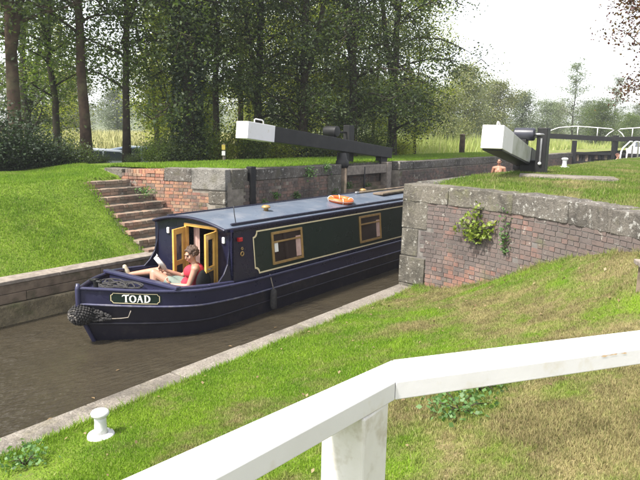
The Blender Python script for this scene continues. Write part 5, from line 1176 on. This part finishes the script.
grass('grass', X, Y, Z, np.full(len(X), .045), .016, rs, M['lblades'], 'mown grass blades on the raised lawn by the near gate')
n = 95000; D = rs.uniform(24, 90, n); a = np.radians(rs.uniform(2, 40, n)); X, Y = D*np.cos(a), D*np.sin(a); k = (Y > 13.8) & (X > 22); X, Y, D = X[k], Y[k], D[k]; Z = z_far(X, Y)
grass('tall_grass', X, Y, Z, (.45 + .35*(vnoise(X, Y, .5, 31) > 0))*rs.uniform(.4, 1.3, len(X)), .026 + .0005*D, rs, M['meadow'], 'tall pale meadow grass and rushes beyond the far lock wall', .35)
n = 26000; D = rs.uniform(30, 75, n); a = np.radians(rs.uniform(42, 66, n)); X, Y = D*np.cos(a), D*np.sin(a); Z = z_far(X, Y)
grass('tall_grass', X, Y, Z, np.full(n, .7), .09, rs, std('straw_meadow', (.46, .42, .20), (.36, .36, .15), 2, .9), 'straw-coloured meadow seen between the trunks behind the parked cars', .3)
tx, ty, th = [], [], []
for k in range(420):
    if k < 150: d_ = rs.uniform(.4, 5.5); p, t_ = NP.at(d_); x_, y_ = p.x - .05 - abs(rs.normal(0, .04)), p.y + rs.normal(0, .03)
    elif k < 290: x_, y_ = rs.uniform(1.0, 9.6), 4.955 - abs(rs.normal(0, .05))
    else: x_, y_ = rs.uniform(1.5, 8.5), rs.uniform(1.3, 4.8)
    m_ = rs.randint(8, 26); tx.append(x_ + rs.normal(0, .03, m_)); ty.append(y_ + rs.normal(0, .03, m_)); th.append(np.full(m_, rs.uniform(.05, .10) if k < 290 else rs.uniform(.035, .06)))
X, Y, H_ = np.concatenate(tx), np.concatenate(ty), np.concatenate(th); k = (X < np.interp(Y, WN_Y, WN_X)-.005) & (Y < 5.02); X, Y, H_ = X[k], Y[k], H_[k]
grass('grass_tufts', X, Y, z_near(X, Y), H_, .009, rs, M['blades'], 'ragged longer grass tufts along the wall foot and the kerb', .6)
# fallen leaves
n = 130; X = rs.uniform(1, 9, n); Y = rs.uniform(1.0, 4.9, n); k = X < np.interp(Y, WN_Y, WN_X)-.1; X, Y = X[k], Y[k]; P = np.stack([X, Y, z_near(X, Y)+.03], -1)
vs, fs = leaves(P, rs.uniform(.025, .055, len(P)), rs, 3., .7); me = np_mesh('fallen_leaves', vs, fs); tag(link('fallen_leaves', me, M['dead_leaf']), 'scattered dry leaves on the near slope', kind='stuff')
P = np.array([(3.9, 6.1, .006), (4.6, 6.6, .006), (2.6, 7.5, .006), (1.9, 6.9, .006), (6.2, 6.1, .006), (3.1, 8.4, .006), (7.3, 6.15, .006), (3.3, 6.0, .006)]); q = rs.uniform(0, 6.28, len(P))
for i, p in enumerate(P): tag(obj('floating_leaf', MB().add([(p[0]+.035*math.cos(q[i]), p[1]+.035*math.sin(q[i]), .006), (p[0]-.018*math.sin(q[i]), p[1]+.018*math.cos(q[i]), .012), (p[0]-.035*math.cos(q[i]), p[1]-.035*math.sin(q[i]), .006), (p[0]+.018*math.sin(q[i]), p[1]-.018*math.cos(q[i]), .010)], [(0, 1, 2, 3)]), M['dead_leaf']), 'small fallen leaf floating on the brown canal water', 'leaf', 'leaves floating on the canal')
for o in bpy.data.objects:
    if 'local' in o: del o['local']

# ------------------------------------------------------------------ haze: the air itself
hm_ = bpy.data.materials.new('haze_air'); hm_.use_nodes = True; t = hm_.node_tree; t.nodes.clear()
ho = t.nodes.new('ShaderNodeOutputMaterial'); pv = t.nodes.new('ShaderNodeVolumePrincipled'); pv.inputs['Color'].default_value = (.93, .95, 1, 1); pv.inputs['Density'].default_value = .0010; pv.inputs['Density Attribute'].default_value = ''; hm_.cycles.homogeneous_volume = True; pv.inputs['Anisotropy'].default_value = .3
t.links.new(pv.outputs[0], ho.inputs['Volume'])
hz = obj('haze', MB().b2((-705, -705, -2.2), (705, 705, 34)), hm_); tag(hz, 'thin pale haze in the air over the canal and fields', kind='stuff')
